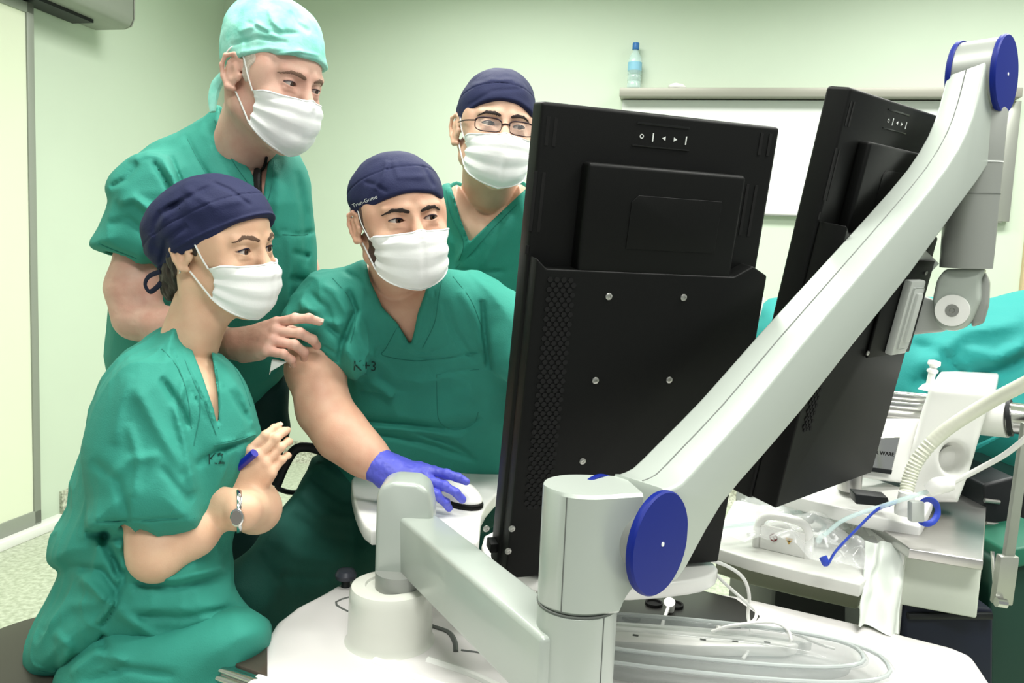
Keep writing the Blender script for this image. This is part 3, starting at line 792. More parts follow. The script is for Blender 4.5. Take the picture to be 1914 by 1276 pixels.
# cables on the console
def cable(name, label, pts, r, mt, cat='cable', group=None, seg=10):
    m = MB(); m.tube([np.asarray(q) for q in pts], r, seg, 6); o = m.build(name, mt, None)
    return tag(o, label, cat, group)
def PT(lst): return [P(x, y, d) for x, y, d in lst]
cable('white_cable', 'thin white cable looping down from the tray edge to the socket strip', PT([(1285, 1042, 1.40), (1340, 1050, 1.40), (1385, 1075, 1.42), (1400, 1110, 1.45), (1398, 1150, 1.47), (1404, 1180, 1.43), (1400, 1212, 1.38), (1388, 1232, 1.36)]), .0032, M_white)
cable('white_cable', 'second white cable crossing the black socket bay diagonally', PT([(1308, 1040, 1.42), (1350, 1085, 1.45), (1400, 1130, 1.46), (1414, 1145, 1.45), (1400, 1165, 1.42), (1340, 1172, 1.39)]), .0030, M_white)
cable('white_cable', 'thin white cable arching to the right over the strip and clear trays', PT([(1330, 1180, 1.38), (1370, 1168, 1.375), (1440, 1162, 1.37), (1470, 1175, 1.37), (1478, 1192, 1.36), (1477, 1200, 1.36)]), .0026, M_white)
cable('white_cable', 'thin white cable end trailing right beyond the strip', PT([(1470, 1180, 1.37), (1500, 1190, 1.37), (1530, 1203, 1.36), (1560, 1212, 1.36)]), .0022, M_white)
# nested clear trays
def clear_tray(label, cx, cy, rx, ry, zz, hh, ang, r0=.0):
    c = Pz(cx, cy, zz); t = thing('clear_tray', label, 'tray', c, None)
    ca, sa = math.cos(ang), math.sin(ang); N = 72
    def ring(f, z): return [c+np.array([ca*rx*f*cs(k)-sa*ry*f*sn(k), sa*rx*f*cs(k)+ca*ry*f*sn(k), z]) for k in range(N)]
    cs = lambda k: np.sign(math.cos(2*math.pi*k/N))*abs(math.cos(2*math.pi*k/N))**.75
    sn = lambda k: np.sign(math.sin(2*math.pi*k/N))*abs(math.sin(2*math.pi*k/N))**.75
    rings = [ring(.0, .001), ring(.5, .001), ring(.86, .001), ring(.9, .006), ring(.925, hh-.004), ring(.95, hh), ring(1, hh), ring(1.003, hh-.004)]
    v = [p for r in rings for p in r]; f = []
    for i in range(len(rings)-1):
        for k in range(N): f.append((i*N+k, i*N+(k+1) % N, (i+1)*N+(k+1) % N, (i+1)*N+k))
    mesh_obj('tray_shell', v, f, M_trayc, t, True)
    m = MB(); m.tube(ring(.975, hh+.0005)[::2], .0035, 8, 0, False, True); m.build('rim', mat('clear_rim', srgb(205, 212, 210), .1, alpha=.75, spec=.9), t)
    return t
clear_tray('larger clear plastic tray with a wide rim, lower of the nested pair', 1300, 1243, .31, .095, CZ+.004, .035, -.12)
clear_tray('smaller clear plastic tray nested inside the larger one', 1300, 1225, .27, .072, CZ+.022, .03, -.12)
# ================================================================== RIGHT SIDE: operating table, control desk, instruments
DZ = .60
def desk(px, z, h, bev, name, mt, parent, k=2, ab=False, ang=40):
    q = [Pz(x, y, z) for x, y in (smooth_poly(px, k) if k else px)]
    m = MB(); m.prism([p-[0, 0, h] for p in q], [0, 0, h], bev, 3, ab); return m.build(name, mt, parent, angle=ang)
cd = thing('control_desk', 'grey control desk pod wrapped in clear plastic film, right of the white tray', 'control panel', Pz(1450, 1060, .3))
desk([(1326, 1020), (1400, 1043), (1500, 1068), (1608, 1092), (1700, 1010), (1690, 985), (1560, 952), (1440, 925), (1372, 935)], DZ, .026, .004, 'desk_top', mat('desk_grey', srgb(208, 209, 203), .4), cd, 0)
desk([(1326, 1022), (1400, 1045), (1500, 1070), (1612, 1095), (1640, 1080), (1450, 1000)], DZ-.0265, .008, .002, 'chrome_band', M_chrome, cd, 0)
desk([(1340, 1028), (1400, 1047), (1500, 1070), (1606, 1092), (1690, 1010), (1440, 930)], DZ-.035, .055, .01, 'desk_body', mat('olive_grey', srgb(138, 141, 122), .4), cd, 0)
m = MB(); q0 = Pz(1372, 935, DZ); q1 = Pz(1702, 1003, DZ); dd = nrm(q1-q0); dn = np.array([-dd[1], dd[0], 0])
m.box((q0+q1)/2+[0, 0, .018]+dn*.03, [dd, dn, [0, 0, 1]], (np.linalg.norm(q1-q0)/2, .02, .022), .005); m.build('rear_ledge', M_lever, cd)
# joystick arch with warning symbols
jp = Pz(1462, 1032, DZ)
jd = nrm(Pz(1510, 1045, DZ)-Pz(1410, 1022, DZ)); jn = np.array([jd[1], -jd[0], 0]); up = np.array([0, 0, 1.0])
m = MB(); m.tube([jp-jd*.055, jp-jd*.052+up*.05, jp-jd*.03+up*.072, jp+jd*.03+up*.072, jp+jd*.05+up*.05, jp+jd*.052], .009, 12, 5); m.build('joystick_arch', M_white, cd)
m = MB(); m.box(jp+up*.026+jn*.004, [jd, jn, up], (.046, .004, .026), .003); m.build('label_plate', M_white2, cd)
pf = jp+up*.03+jn*.0085
m = MB(); m.tube([pf-jd*.018+jd*.007*math.cos(a)+up*.007*math.sin(a) for a in np.linspace(0, 2*math.pi, 20)[:-1]], .0012, 6, 0, False, True)
m.tube([pf-jd*.023+up*.005, pf-jd*.013-up*.005], .0012, 6, 0); m.build('prohibition_symbol', mat('sign_red', srgb(120, 45, 50), .5), cd)
m = MB(); m.prism([pf+jd*.006+up*.006, pf+jd*.022+up*.006, pf+jd*.014-up*.008], jn*.0006); s_ = m.build('warning_symbol', mat('sign_yellow', srgb(200, 165, 90), .5), cd)
m = MB(); m.prism([pf+jd*.0115+up*.0035+jn*.0007, pf+jd*.0165+up*.0035+jn*.0007, pf+jd*.014-up*.003+jn*.0007], jn*.0004); m.build('symbol_mark', M_hole, s_, smooth=False)
# transparent tubes and connectors under the film
for i, pts in enumerate(([(1400, 1000), (1440, 985), (1480, 985), (1530, 1000), (1560, 985)], [(1345, 985), (1420, 975), (1490, 958), (1540, 980), (1530, 1010)])):
    m = MB(); m.tube([Pz(x, y, DZ+.03+.01*i) for x, y in pts], .006, 10, 5); m.build('clear_tube', M_pet if i else M_white, cd)
m = MB(); m.lathe(Pz(1508, 975, DZ+.02), [0, 0, 1], [(.014, 0), (.018, .01), (.012, .02), (.016, .03), (.004, .034)], 18); m.build('connector', M_white, cd)
# crumpled clear film
def film(name, label, px, z0, amp, seed, zf=None, n=44, mt=None):
    px = np.asarray(px, float); a, b, c, d = px; v = []; f = []
    for i in range(n+1):
        for j in range(n+1):
            s, t = i/n, j/n
            q = (a*(1-s)+b*s)*(1-t)+(d*(1-s)+c*s)*t
            w0 = Pz(q[0], q[1], z0); edge = min(s, 1-s, t, 1-t)
            hh = (zf(s, t) if zf else 0)
            pp = np.array([[w0[0], w0[1], 0]])
            r = abs(vnoise(pp, 14, seed)[0])*1.2+abs(vnoise(pp, 32, seed+1)[0])*.55
            v.append(w0+[0, 0, hh+amp*r])
    for i in range(n):
        for j in range(n): k = i*(n+1)+j; f.append((k, k+1, k+n+2, k+n+1))
    return tag(mesh_obj(name, v, f, mt or M_film, None, True), label, 'plastic sheet')
film('plastic_film', 'crumpled clear plastic film lying over the grey control desk', [(1335, 1015), (1605, 1082), (1700, 1000), (1400, 925)], DZ+.004, .03, 3, lambda s, t: .045*math.exp(-((s-.45)**2+(t-.35)**2)*9))
# ---- operating table block
TB = .665
tb_ = thing('procedure_table', 'off-white stepped equipment table block behind the control desk', 'table', Pz(1760, 1040, .3))
desk([(1560, 925), (1700, 1025), (1838, 1047), (1845, 925), (1790, 905), (1640, 880)], TB, .02, .003, 'table_top', M_steel, tb_, 0)
q = [Pz(x, y, TB-.021) for x, y in ((1692, 1026), (1836, 1049), (1843, 935), (1700, 920))]
m = MB(); m.prism([p-[0, 0, .115] for p in q], [0, 0, .115], .004); m.build('front_block', mat('block_white', srgb(214, 220, 208), .45), tb_)
q = [Pz(x, y, TB-.01) for x, y in ((1560, 930), (1692, 1026), (1720, 960), (1600, 900))]
m = MB(); m.prism([p-[0, 0, .2] for p in q], [0, 0, .19], .006); m.build('side_block', M_white2, tb_)
# draped sheet on the corner
v = []; f = []; n = 26
c0 = [P(1618, 1010, 1.62), P(1694, 1020, 1.60)]; c1 = [P(1600, 1165, 1.50), P(1685, 1190, 1.50)]
for i in range(n+1):
    for j in range(n+1):
        s, t = i/n, j/n; p_ = (c0[0]*(1-s)+c0[1]*s)*(1-t)+(c1[0]*(1-s)+c1[1]*s)*t
        w_ = .012*math.sin(s*9+t*2)+.006*vnoise(np.array([[s*3, t*3, 0]]), 2, 5)[0]
        v.append(p_-CF*w_*[1, 1, 0]+[0, 0, .0])
for i in range(n):
    for j in range(n): k = i*(n+1)+j; f.append((k, k+1, k+n+2, k+n+1))
v2 = [np.asarray(p_)+CF*.003 for p_ in v]; nn = len(v)
tag(mesh_obj('white_drape', v+v2, f+[tuple(x+nn for x in q_[::-1]) for q_ in f], mat('drape_white', srgb(226, 232, 224), .35, alpha=.85), None), 'whitish plastic drape hanging over the corner between the desk and the table block', 'drape')
# white column with grip hole
gb = P(1740, 930, 1.72)
wc = thing('white_grip_column', 'white moulded column with an oval grip hole on the operating table', 'column', gb)
co = P(1780, 700, 1.72); ctz = P(1800, 727, 1.72)[2]; cdv = nrm(Pz(1765, 682, ctz)-Pz(1738, 722, ctz)); cn = -cdv
out = [(1738, 722), (1860, 730), (1838, 790), (1812, 880), (1790, 938), (1682, 938), (1700, 850), (1722, 770)]
hole = (1783, 858)
def colsd(p):
    x, y, z = project(p); return poly_sd(x, y, COLP)*z/FOC
COLP = smooth_poly(out, 1)
cc_ = Ppl(1780, 830, co, cn)
f_ = SDF().u(s_fn(lambda p: np.maximum(colsd(p)+.012, np.abs((p-cc_)@cn+.03)-.04+.012)), 0)
def rr(p):
    q1 = colsd(p)+.014; q2 = np.abs((p-cc_)@cn+.03)-.05+.014
    return np.sqrt(np.maximum(q1, 0)**2+np.maximum(q2, 0)**2)+np.minimum(np.maximum(q1, q2), 0)-.014
hc_ = Ppl(1783, 858, co+cn*.02, cn)
f_ = SDF().u(s_fn(rr), 0).sub(s_ell(hc_, (.022, .06, .036)), .01)
sdf_obj('column_body', f_, cc_-[.2, .16, .24], cc_+[.2, .16, .24], .004, M_white, wc)
m = MB(); m.lathe(Ppl(1783, 858, co-cn*.02, cn), cn, [(.03, 0), (.03, .004)], 24); m.build('grip_backing', M_white2, wc)
m = MB(); cp2 = [(1737, 722), (1765, 682), (1800, 679), (1868, 695), (1859, 733), (1800, 730)]
m.prism([Pz(x, y, ctz)-[0, 0, .03] for x, y in cp2], [0, 0, .03], .006, 3); m.build('column_cap', M_white, wc)
m = MB(); m.tube([P(1835, 778, 1.80), P(1886, 782, 1.76)], .042, 32, 0); m.build('side_boss', M_white2, wc)
m = MB(); m.tube([P(1884, 780, 1.76), P(1892, 780, 1.755)], .041, 32, 0); m.build('dark_collar', M_darkm, wc)
m = MB(); m.tube([P(1890, 780, 1.755), P(1960, 790, 1.70)], .034, 32, 0); m.build('chrome_shaft', M_chrome, wc)
# screw post
sp = thing('clamp_screw', 'small white screw knob standing up left of the white column', 'screw', P(1736, 724, 1.8))
m = MB(); m.lathe(P(1735, 730, 1.8), [0.12, 0, 1], [(.022, 0), (.014, .012), (.008, .016), (.008, .04), (.012, .043), (.012, .048), (.006, .052), (.014, .06), (.013, .068), (.003, .07)], 18); m.build('screw_shaft', M_white, sp)
# chrome bars behind
for (y0, r, mt, lab) in ((738, .012, M_chrome, 'upper polished steel bar running behind the second monitor'), (755, .014, M_chrome, 'middle polished steel bar running behind the second monitor'), (776, .02, M_steel, 'lower thick brushed steel bar running behind the second monitor')):
    m = MB(); m.tube([P(1560, y0-8, 1.92), P(1745, y0+8, 1.84)], r, 20, 0); tag(m.build('steel_bar', mt), lab, 'bar', 'steel bars beside the white column')
# white bracket with polished nameplate
br = thing('clamp_bracket', 'white bracket holding a square polished steel nameplate left of the column', 'bracket', P(1660, 900, 1.78))
m = MB(); bn = nrm(np.array([.1, -1, .25])); bo_ = P(1640, 850, 1.76)
m.prism([Ppl(x, y, bo_, bn) for x, y in ((1600, 782), (1745, 782), (1712, 905), (1590, 888))], -bn*.05, .006); m.build('bracket_body', M_white, br)
m = MB(); m.prism([Ppl(x, y, bo_+bn*.004, bn) for x, y in ((1612, 818), (1680, 816), (1663, 884), (1606, 872))], bn*.008, .003); npl = m.build('nameplate', M_chrome, br)
m = MB(); m.prism([Ppl(x, y, bo_+bn*.006, bn) for x, y in ((1607, 870), (1664, 878), (1662, 886), (1607, 878))], bn*.009, .001); m.build('plate_edge', M_darkm, br)
tc_ = Ppl(1642, 846, bo_+bn*.0125, bn); tu = nrm(Ppl(1670, 850, bo_, bn)-Ppl(1615, 843, bo_, bn)); tv = np.cross(bn, tu)
text_part('nameplate_text', 'POLAR WARE', .0118, tc_, tu, tv, M_hole, npl)
# white shelf and cylinder
ws = thing('white_shelf', 'long narrow white shelf running under the second monitor towards the column', 'shelf', P(1600, 930, 1.72))
q = [P(x, y, d) for x, y, d in ((1440, 915, 1.78), (1560, 945, 1.68), (1720, 985, 1.62), (1745, 930, 1.72), (1610, 885, 1.85), (1500, 880, 1.9))]
m = MB(); m.prism(q, [0, 0, -.03], .004); m.build('shelf_board', M_white2, ws)
m = MB(); m.lathe(P(1587, 915, 1.76), [0, 0, 1], [(.025, 0), (.025, .04), (.022, .043)], 32); m.build('steel_sleeve', M_steel, ws)
m = MB(); m.prism([P(x, y, 1.66) for x, y in ((1598, 923), (1660, 930), (1665, 948), (1600, 942))], [0, .03, .004], .002); m.build('black_strip', M_darkm, ws)
# corrugated hose
hp, hr = spline(np.array([P(1690, 952, 1.60), P(1697, 905, 1.62), P(1716, 858, 1.62), P(1762, 808, 1.6), P(1840, 757, 1.55), P(1925, 712, 1.48)]), np.full(6, .0125), 26)
n = len(hp); rad = np.array([.0135+(.0012*math.sin(i*1.9) if i < n*.52 else .0002*math.sin(i*2)) for i in range(n)])
h = thing('corrugated_hose', 'thick cream corrugated hose curving up to the right in front of the white column', 'hose', P(1690, 952, 1.60))
M_hose = mat('hose_cream', srgb(228, 230, 212), .4)
m = MB(); m.tube(hp, rad, 20, 0); m.build('hose_tube', M_hose, h)
m = MB(); m.lathe(hp[0]-[0, 0, .01], [0.05, 0, 1], [(.018, 0), (.019, .012), (.0165, .022), (.015, .045)], 24); m.build('hose_cuff', M_white, h)
# thin line with hub
m = MB()
l1 = thing('clear_infusion_line', 'thin clear twin infusion line with a white hub crossing in front of the hose', 'tubing', P(1760, 915, 1.52))
m = MB(); m.tube(PT([(1540, 1000, 1.55), (1580, 970, 1.56), (1650, 945, 1.56), (1735, 918, 1.54), (1760, 912, 1.53)]), .0042, 10, 6); m.build('line_lower', M_pet, l1)
m = MB(); m.tube(PT([(1765, 910, 1.53), (1830, 876, 1.5), (1880, 848, 1.46), (1925, 812, 1.42)]), .0052, 10, 6); m.build('line_upper', M_white2, l1)
m = MB(); m.tube(PT([(1735, 918, 1.535), (1752, 908, 1.53), (1772, 905, 1.525), (1785, 906, 1.52)]), [.012, .017, .015, .01], 16, 4); m.build('hub', M_white, l1)
# blue strap + ring
bs = thing('blue_strap', 'royal blue flat strap running down to the desk from a blue ring', 'strap', P(1545, 1052, 1.5))
m = MB(); m.tube(PT([(1538, 1040, 1.49), (1547, 1054, 1.49), (1562, 1030, 1.5), (1600, 990, 1.53), (1640, 952, 1.56), (1675, 938, 1.58)]), .0072, 10, 5, prof=(1, .35)); m.build('strap_band', M_blueS, bs)
rc = P(1733, 956, 1.56)
m = MB(); m.tube([rc+CR*.026*math.cos(a)+CU*.024*math.sin(a)+CF*.01*math.cos(a) for a in np.linspace(0, 2*math.pi, 24)[:-1]], .006, 10, 0, False, True, prof=(1, .5)); m.build('ring', M_blueS, bs)
m = MB(); m.box(P(1712, 955, 1.55), [CR, CF, CU], (.013, .01, .02), .004); m.build('buckle', M_lever, bs)
# ---- draped patient beyond
drp = lambda x, y: 2.35-.0006*(y-560)
f_ = SDF().u(s_blob([(1395, 700), (1420, 575), (1500, 556), (1700, 552), (1850, 556), (1990, 566), (2000, 900), (1830, 860), (1560, 860), (1420, 840)], drp, .2, T=.25), 0).disp(lambda p, d: d-.014*vnoise(p*[1, 1, 1.6], 5, 2)-.006*vnoise(p, 13, 4))
def dfold(p, d):
    return strokes(d, p, [([(1720, 690), (1800, 620), (1914, 600)], .02, 16, 2, 2.8), ([(1700, 720), (1780, 700), (1880, 690), (1960, 650)], -.018, 12, 2, 2.8), ([(1800, 650), (1860, 670), (1930, 640)], .014, 12, 2, 2.8), ([(1700, 640), (1760, 660), (1800, 700)], -.012, 10, 2, 2.8)])
f_.disp(dfold)
cdp = P(1700, 700, 2.3)
v, q = sdf_mesh(f_, cdp-[.75, .35, .45], cdp+[.75, .35, .45], .012, 2.4)
tag(mesh_obj('surgical_drape', v, q, M_teal), 'large teal cloth drape covering the operating table at the right', 'drape')
dt = thing('table_base', 'dark operating table base in the shade under the teal drape', 'table', np.array([1.1, 2.4, 0]))
m = MB(); m.box([1.1, 2.35, .38], np.eye(3), (.35, .22, .38), .02); m.build('pedestal', M_darkm, dt)
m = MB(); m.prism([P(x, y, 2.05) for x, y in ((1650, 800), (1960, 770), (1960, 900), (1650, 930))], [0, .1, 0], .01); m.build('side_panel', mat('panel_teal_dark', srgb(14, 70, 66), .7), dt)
tag(MB().prism([P(x, y, 1.86) for x, y in ((1790, 850), (1900, 800), (1830, 838))], [0, .01, .0]).build('drape_flap', M_teal), 'small pointed teal drape flap below the white column boss', 'drape')
tag(MB().prism([P(x, y, 1.95) for x, y in ((1440, 905), (1530, 915), (1525, 935), (1440, 930))], [0, .05, .0], .004).build('folded_cloth', M_teal), 'small piece of teal cloth under the second monitor', 'cloth')
tag(MB().prism([P(x, y, 2.06) for x, y in ((1395, 565), (1412, 550), (1432, 556), (1420, 600), (1395, 600))], [0, .05, .0], .008).build('white_pad', M_white2), 'small white pad at the left end of the teal drape', 'pad')
# ---- dark cabinet, machine, bin, pole
def boxpx(name, label, cat, px, d, depth, mt, parts=()):
    t = thing(name, label, cat, P(px[0][0], px[2][1], d)*[1, 1, 0])
    q = [P(x, y, d) for x, y in px]; m = MB(); m.prism(q, CF*[1, 1, 0]*depth, .008); m.build('body', mt, t); return t
t = boxpx('instrument_cabinet', 'dark navy cabinet standing below the white table block', 'cabinet', [(1690, 1120), (1858, 1138), (1856, 1420), (1690, 1420)], 1.62, .3, M_navy)
m = MB(); m.box(P(1775, 1150, 1.615), [CR, CF*[1, 1, 0], CU], (.085, .006, .006), .002); m.build('rail', M_darkm, t)
t = boxpx('black_machine', 'black machine behind the flat grey pole', 'machine', [(1838, 905), (1900, 890), (1895, 1125), (1850, 1130)], 1.85, .25, M_darkm)
for x, y, w_ in ((1855, 978, .016), (1858, 1002, .02), (1852, 935, .014)):
    m = MB(); m.tube([P(x-12, y, 1.845), P(x+16, y+3, 1.845)], .005, 10, 0); m.build('highlight_bar', M_steel, t)  # bright steel rods stand in for highlights on the black body
t = boxpx('waste_bin', 'dark green waste bin at the bottom right edge', 'bin', [(1850, 1045), (2010, 1020), (2010, 1420), (1850, 1420)], 1.72, .35, M_darkg)
m = MB(); m.prism([P(x, y, 1.70) for x, y in ((1878, 1028), (2000, 1010), (2000, 1040), (1874, 1068))], CF*[1, 1, 0]*.3, .006); m.build('lid', mat('bin_lid', srgb(28, 100, 78), .5), t)
pl = thing('pole_stand', 'flat grey metal pole with a clamp leaning at the right edge', 'pole', P(1868, 1135, 1.55))
m = MB(); pa, pb = P(1920, 790, 1.5), P(1873, 1120, 1.56); dp = nrm(pb-pa); xx = nrm(np.cross(dp, CF)); 
m.box((pa+pb)/2, [dp, xx, np.cross(dp, xx)], (np.linalg.norm(pb-pa)/2, .0095, .006), .002); m.build('pole_bar', M_alu2, pl)
pa, pb = P(1886, 1035, 1.545), P(1869, 1130, 1.555); m = MB(); m.box((pa+pb)/2, [dp, xx, np.cross(dp, xx)], (.05, .018, .009), .003); m.build('clamp_plate', M_alu, pl)
m = MB(); m.tube([P(1862, 1125, 1.54), P(1880, 1128, 1.54)], .009, 16, 0); m.build('clamp_knob', M_chrome, pl)
m = MB(); m.tube([P(1860, 1110, 1.6), P(1855, 1030, 1.62)], .0035, 8, 0); m.build('thin_rod', M_chrome, pl)
# glass bottle hanging near the board
gt = bwp(bwc(1712, 430, .06)[0], .06, bwc(1712, 468, .06)[1])
gbt = thing('glass_bottle', 'small clear glass bottle seen under the whiteboard behind the upper arm', 'bottle', gt)
m = MB(); m.lathe(gt, [0, 0, 1], [(.03, 0), (.034, .005), (.034, .11), (.02, .13), (.016, .15), (.02, .155), (.02, .165)], 24); m.build('bottle_body', M_pet, gbt)
m = MB(); m.box(gt-[0, 0, .004], [RX, BN, [0, 0, 1]], (.045, .058, .004), .002); m.build('wall_bracket', M_steel, gbt)
m = MB(); m.lathe(gt+[0, 0, .02], [0, 0, 1], [(.0345, 0), (.0345, .07)], 24); m.build('label', mat('label_dark', srgb(30, 70, 60), .5), gbt)
# stool of the front woman
so = thing('round_stool', 'dark upholstered round stool under the seated woman at the lower left', 'stool', P(190, 1276, 1.45)*[1, 1, 0])
sc_ = P(130, 1215, 1.50); STZ = sc_[2]-.0
m = MB(); m.lathe([sc_[0], sc_[1], STZ-.09], [0, 0, 1], [(.19, 0), (.215, .02), (.215, .06), (.2, .085), (.12, .1), (.01, .1)], 56); m.build('seat', M_dseat, so)
m = MB(); m.lathe([sc_[0], sc_[1], .04], [0, 0, 1], [(.03, 0), (.03, STZ-.14)], 24); m.build('column', M_chrome, so)
for k in range(5):
    a = k*2*math.pi/5; m = MB(); m.tube([[sc_[0], sc_[1], .07], [sc_[0]+.24*math.cos(a), sc_[1]+.24*math.sin(a), .03]], [.02, .015], 12, 0); m.build('leg', M_darkm, so)
# ================================================================== PEOPLE
def skin(name, c, c2, rough=.5): return mat(name, srgb(*c), rough, sss=.12, bump=.12, bscale=420, var=.3, vscale=28, col2=srgb(*c2))
M_scrub = mat('scrub_green', srgb(50, 147, 130), .82, bump=.25, bscale=420, var=.12, vscale=9)
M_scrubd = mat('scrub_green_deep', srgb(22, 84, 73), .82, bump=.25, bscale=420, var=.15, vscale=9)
M_cap = mat('cap_navy', srgb(21, 28, 68), .8, bump=.25, bscale=380)
M_capd = mat('cap_navy_band', srgb(18, 23, 50), .8, bump=.25, bscale=380)
M_capt = mat('cap_teal_tissue', srgb(126, 205, 188), .7, bump=.4, bscale=120, var=.2, vscale=30, col2=srgb(160, 222, 208))
M_mask = mat('mask_white', srgb(246, 247, 245), .7, bump=.1, bscale=300)
M_maskin = mat('mask_green_lining', srgb(196, 216, 206), .7)
M_eyew = mat('eye_white', srgb(196, 184, 176), .15, coat=.6)
M_iris = mat('iris_brown', srgb(66, 44, 32), .15, coat=.8)
M_pupil = mat('pupil_black', (.002, .002, .002), .1)
M_glove = mat('nitrile_violet', srgb(92, 98, 214), .42, bump=.25, bscale=200, var=.15, vscale=30)
M_ink = mat('logo_dark', srgb(14, 60, 52), .8)
M_cord = mat('cord_black', srgb(14, 15, 16), .6)

def rotm(fwd_deg, pitch, roll):
    """fwd_deg: heading from -Y towards +X; rows right, fwd, up"""
    t = math.radians(fwd_deg); f = np.array([math.sin(t), -math.cos(t), 0]); X = np.array([-math.cos(t), -math.sin(t), 0]); U_ = np.array([0, 0, 1.0])
    f2 = f*math.cos(math.radians(pitch))+U_*math.sin(math.radians(pitch)); U2 = np.cross(X, f2)
    r = math.radians(roll); X3 = X*math.cos(r)-U2*math.sin(r); U3 = np.cross(X3, f2)
    return np.array([X3, f2, U3])
class Head:
    def __init__(s, M, sc, eye_px, eye_d, open_=(.0048, .0036), eyey=.0735, look=(0, 0), neckbase=None, neck_r=(.052, .056), jaw=1.0, skull=1.0, ear=.88, eardz=-.004, earx=.85):
        s.M = M; s.sc = sc; s.open = open_; s.ey = eyey
        e = np.array([.031, eyey, 0])*sc
        s.O = P(*eye_px, eye_d)-e@M
        s.neckbase = neckbase; s.neck_r = neck_r; s.jaw = jaw; s.look = look; s.ear = ear; s.stf = .032; s.eardz = eardz; s.earx = earx
    def L(s, x, y, z): return s.O+np.array([x, y, z])*s.sc@s.M
    def loc(s, p): return (p-s.O)@s.M.T/s.sc
    def sdf(s, neck=True):
        """skin surface: face, ears, neck (world units)"""
        H = SDF(); j = s.jaw
        def E(c, r, k=.015, rx=0): return s_ell(c, r), k
        H.u(s_ell((0, -.008, .035), (.074, .094, .078)), 0)
        H.u(s_ell((0, .034, .035), (.058, .054, .05)), .02)
        H.u(s_ell((0, .026, -.03), (.061, .062, .072)), .03)
        for sx in (-1, 1):
            H.u(s_cap((sx*.052*j, -.005, -.06), (sx*.012, .062, -.1), .019, .018), .03)
            H.u(s_ell((sx*.044, .058, -.028), (.022, .022, .018)), .02)
            H.u(s_cap((sx*.014, .0875, .020), (sx*.046, .074, .021), .0075, .006), .012)
            H.u(s_ell((sx*.062, .03, .01), (.012, .03, .03)), .02)
        H.u(s_cap((0, .062, -.1), (0, .066, -.1), .02), .02)
        H.u(s_cap((0, .083, .012), (0, .1035, -.030), .0075, .0118), .012)
        H.u(s_ell((0, .088, -.062), (.026, .016, .016)), .012)
        for sx in (-1, 1):
            H.sub(s_ell((sx*.031, .098, -.001), (.017, .0155, .0115)), .012)
            H.sub(s_ell((sx*.02, .1, .0), (.008, .012, .008)), .01)
        for sx in (-1, 1):
            c = np.array([sx*.031, s.ey, 0])
            H.u(s_ell(c, (.0146, .0133, .0133)), .0045)
            # lid creases / bag
            H.u(s_cap(c+[-sx*.010, .0085, -.0105], c+[sx*.010, .0055, -.0105], .0022), .006)
            ou, ol = s.open
            def slit(p, c=c, ou=ou, ol=ol, sx=sx):
                q = (p[:, 0]-c[0])/.0145; base = .0006*sx*q
                zu = c[2]+base+ou*(1-q*q); zl = c[2]+base-ol*(1-q*q)
                d = np.maximum(np.maximum(p[:, 2]-zu, zl-p[:, 2])*.85, np.maximum(np.abs(q)*.0145-.0145, (c[1]-.004)-p[:, 1]))
                return d
            H.sub(s_fn(slit, c+[0, .006, 0], .02), .0008)
            # ear
            pts = [(.0745, .006, .010), (.0765, .0, .024), (.084, -.012, .032), (.0915, -.026, .026), (.0925, -.031, .008), (.089, -.026, -.010), (.083, -.014, -.026), (.078, -.003, -.027)]
            rs = [.0035, .0036, .004, .0042, .004, .0042, .0066, .005]
            E0 = np.array([.078, -.010, -.004]); es = s.ear; eo = np.array([0, 0, s.eardz])
            eT = lambda v: (E0+(np.array(v)-np.array([.078, -.012, 0]))*es*[s.earx, 1, 1]+eo)*[sx, 1, 1]
            pts = [tuple(eT(v)*[sx, 1, 1]) for v in pts]; rs = [r*.9 for r in rs]
            for i in range(len(pts)-1):
                a = np.array(pts[i])*[sx, 1, 1]; b = np.array(pts[i+1])*[sx, 1, 1]
                H.u(s_cap(a, b, rs[i], rs[i+1]), .003)
            H.u(s_ell(eT((.079, -.014, 0)), (.0065, .018*es, .028*es)), .004)
            H.sub(s_ell(eT((.092, -.009, .0)), (.0075, .007, .012)), .004)
            H.u(s_cap(eT((.086, -.02, .016)), eT((.083, -.017, -.014)), .0032), .004)
            H.u(s_cap(eT((.077, .005, -.002)), eT((.078, .003, -.008)), .004), .004)
        sc = s.sc
        def hd(p): return H(s.loc(p))*sc
        return hd
    def add_to(s, S, k=.0):
        S.u(s_fn(s.sdf(), s.L(0, .01, -.01), .14*s.sc), k)
        if s.neckbase is not None:
            nb = np.asarray(s.neckbase, float)
            S.u(s_cap(s.L(0, -.022, -.055), nb, s.neck_r[0]*s.sc, s.neck_r[1]*s.sc), .022)
            for sx in (-1, 1):
                S.u(s_cap(s.L(sx*.058, -.028, -.035), nb+s.M[1]*[s.stf, s.stf, 0]-[0, 0, .01]+s.M[0]*sx*.015, .013, .012), .02)
            S.u(s_cap(s.L(0, .03, -.095), nb+s.M[1]*[.03, .03, 0]+[0, 0, .02], .018, .02), .025)

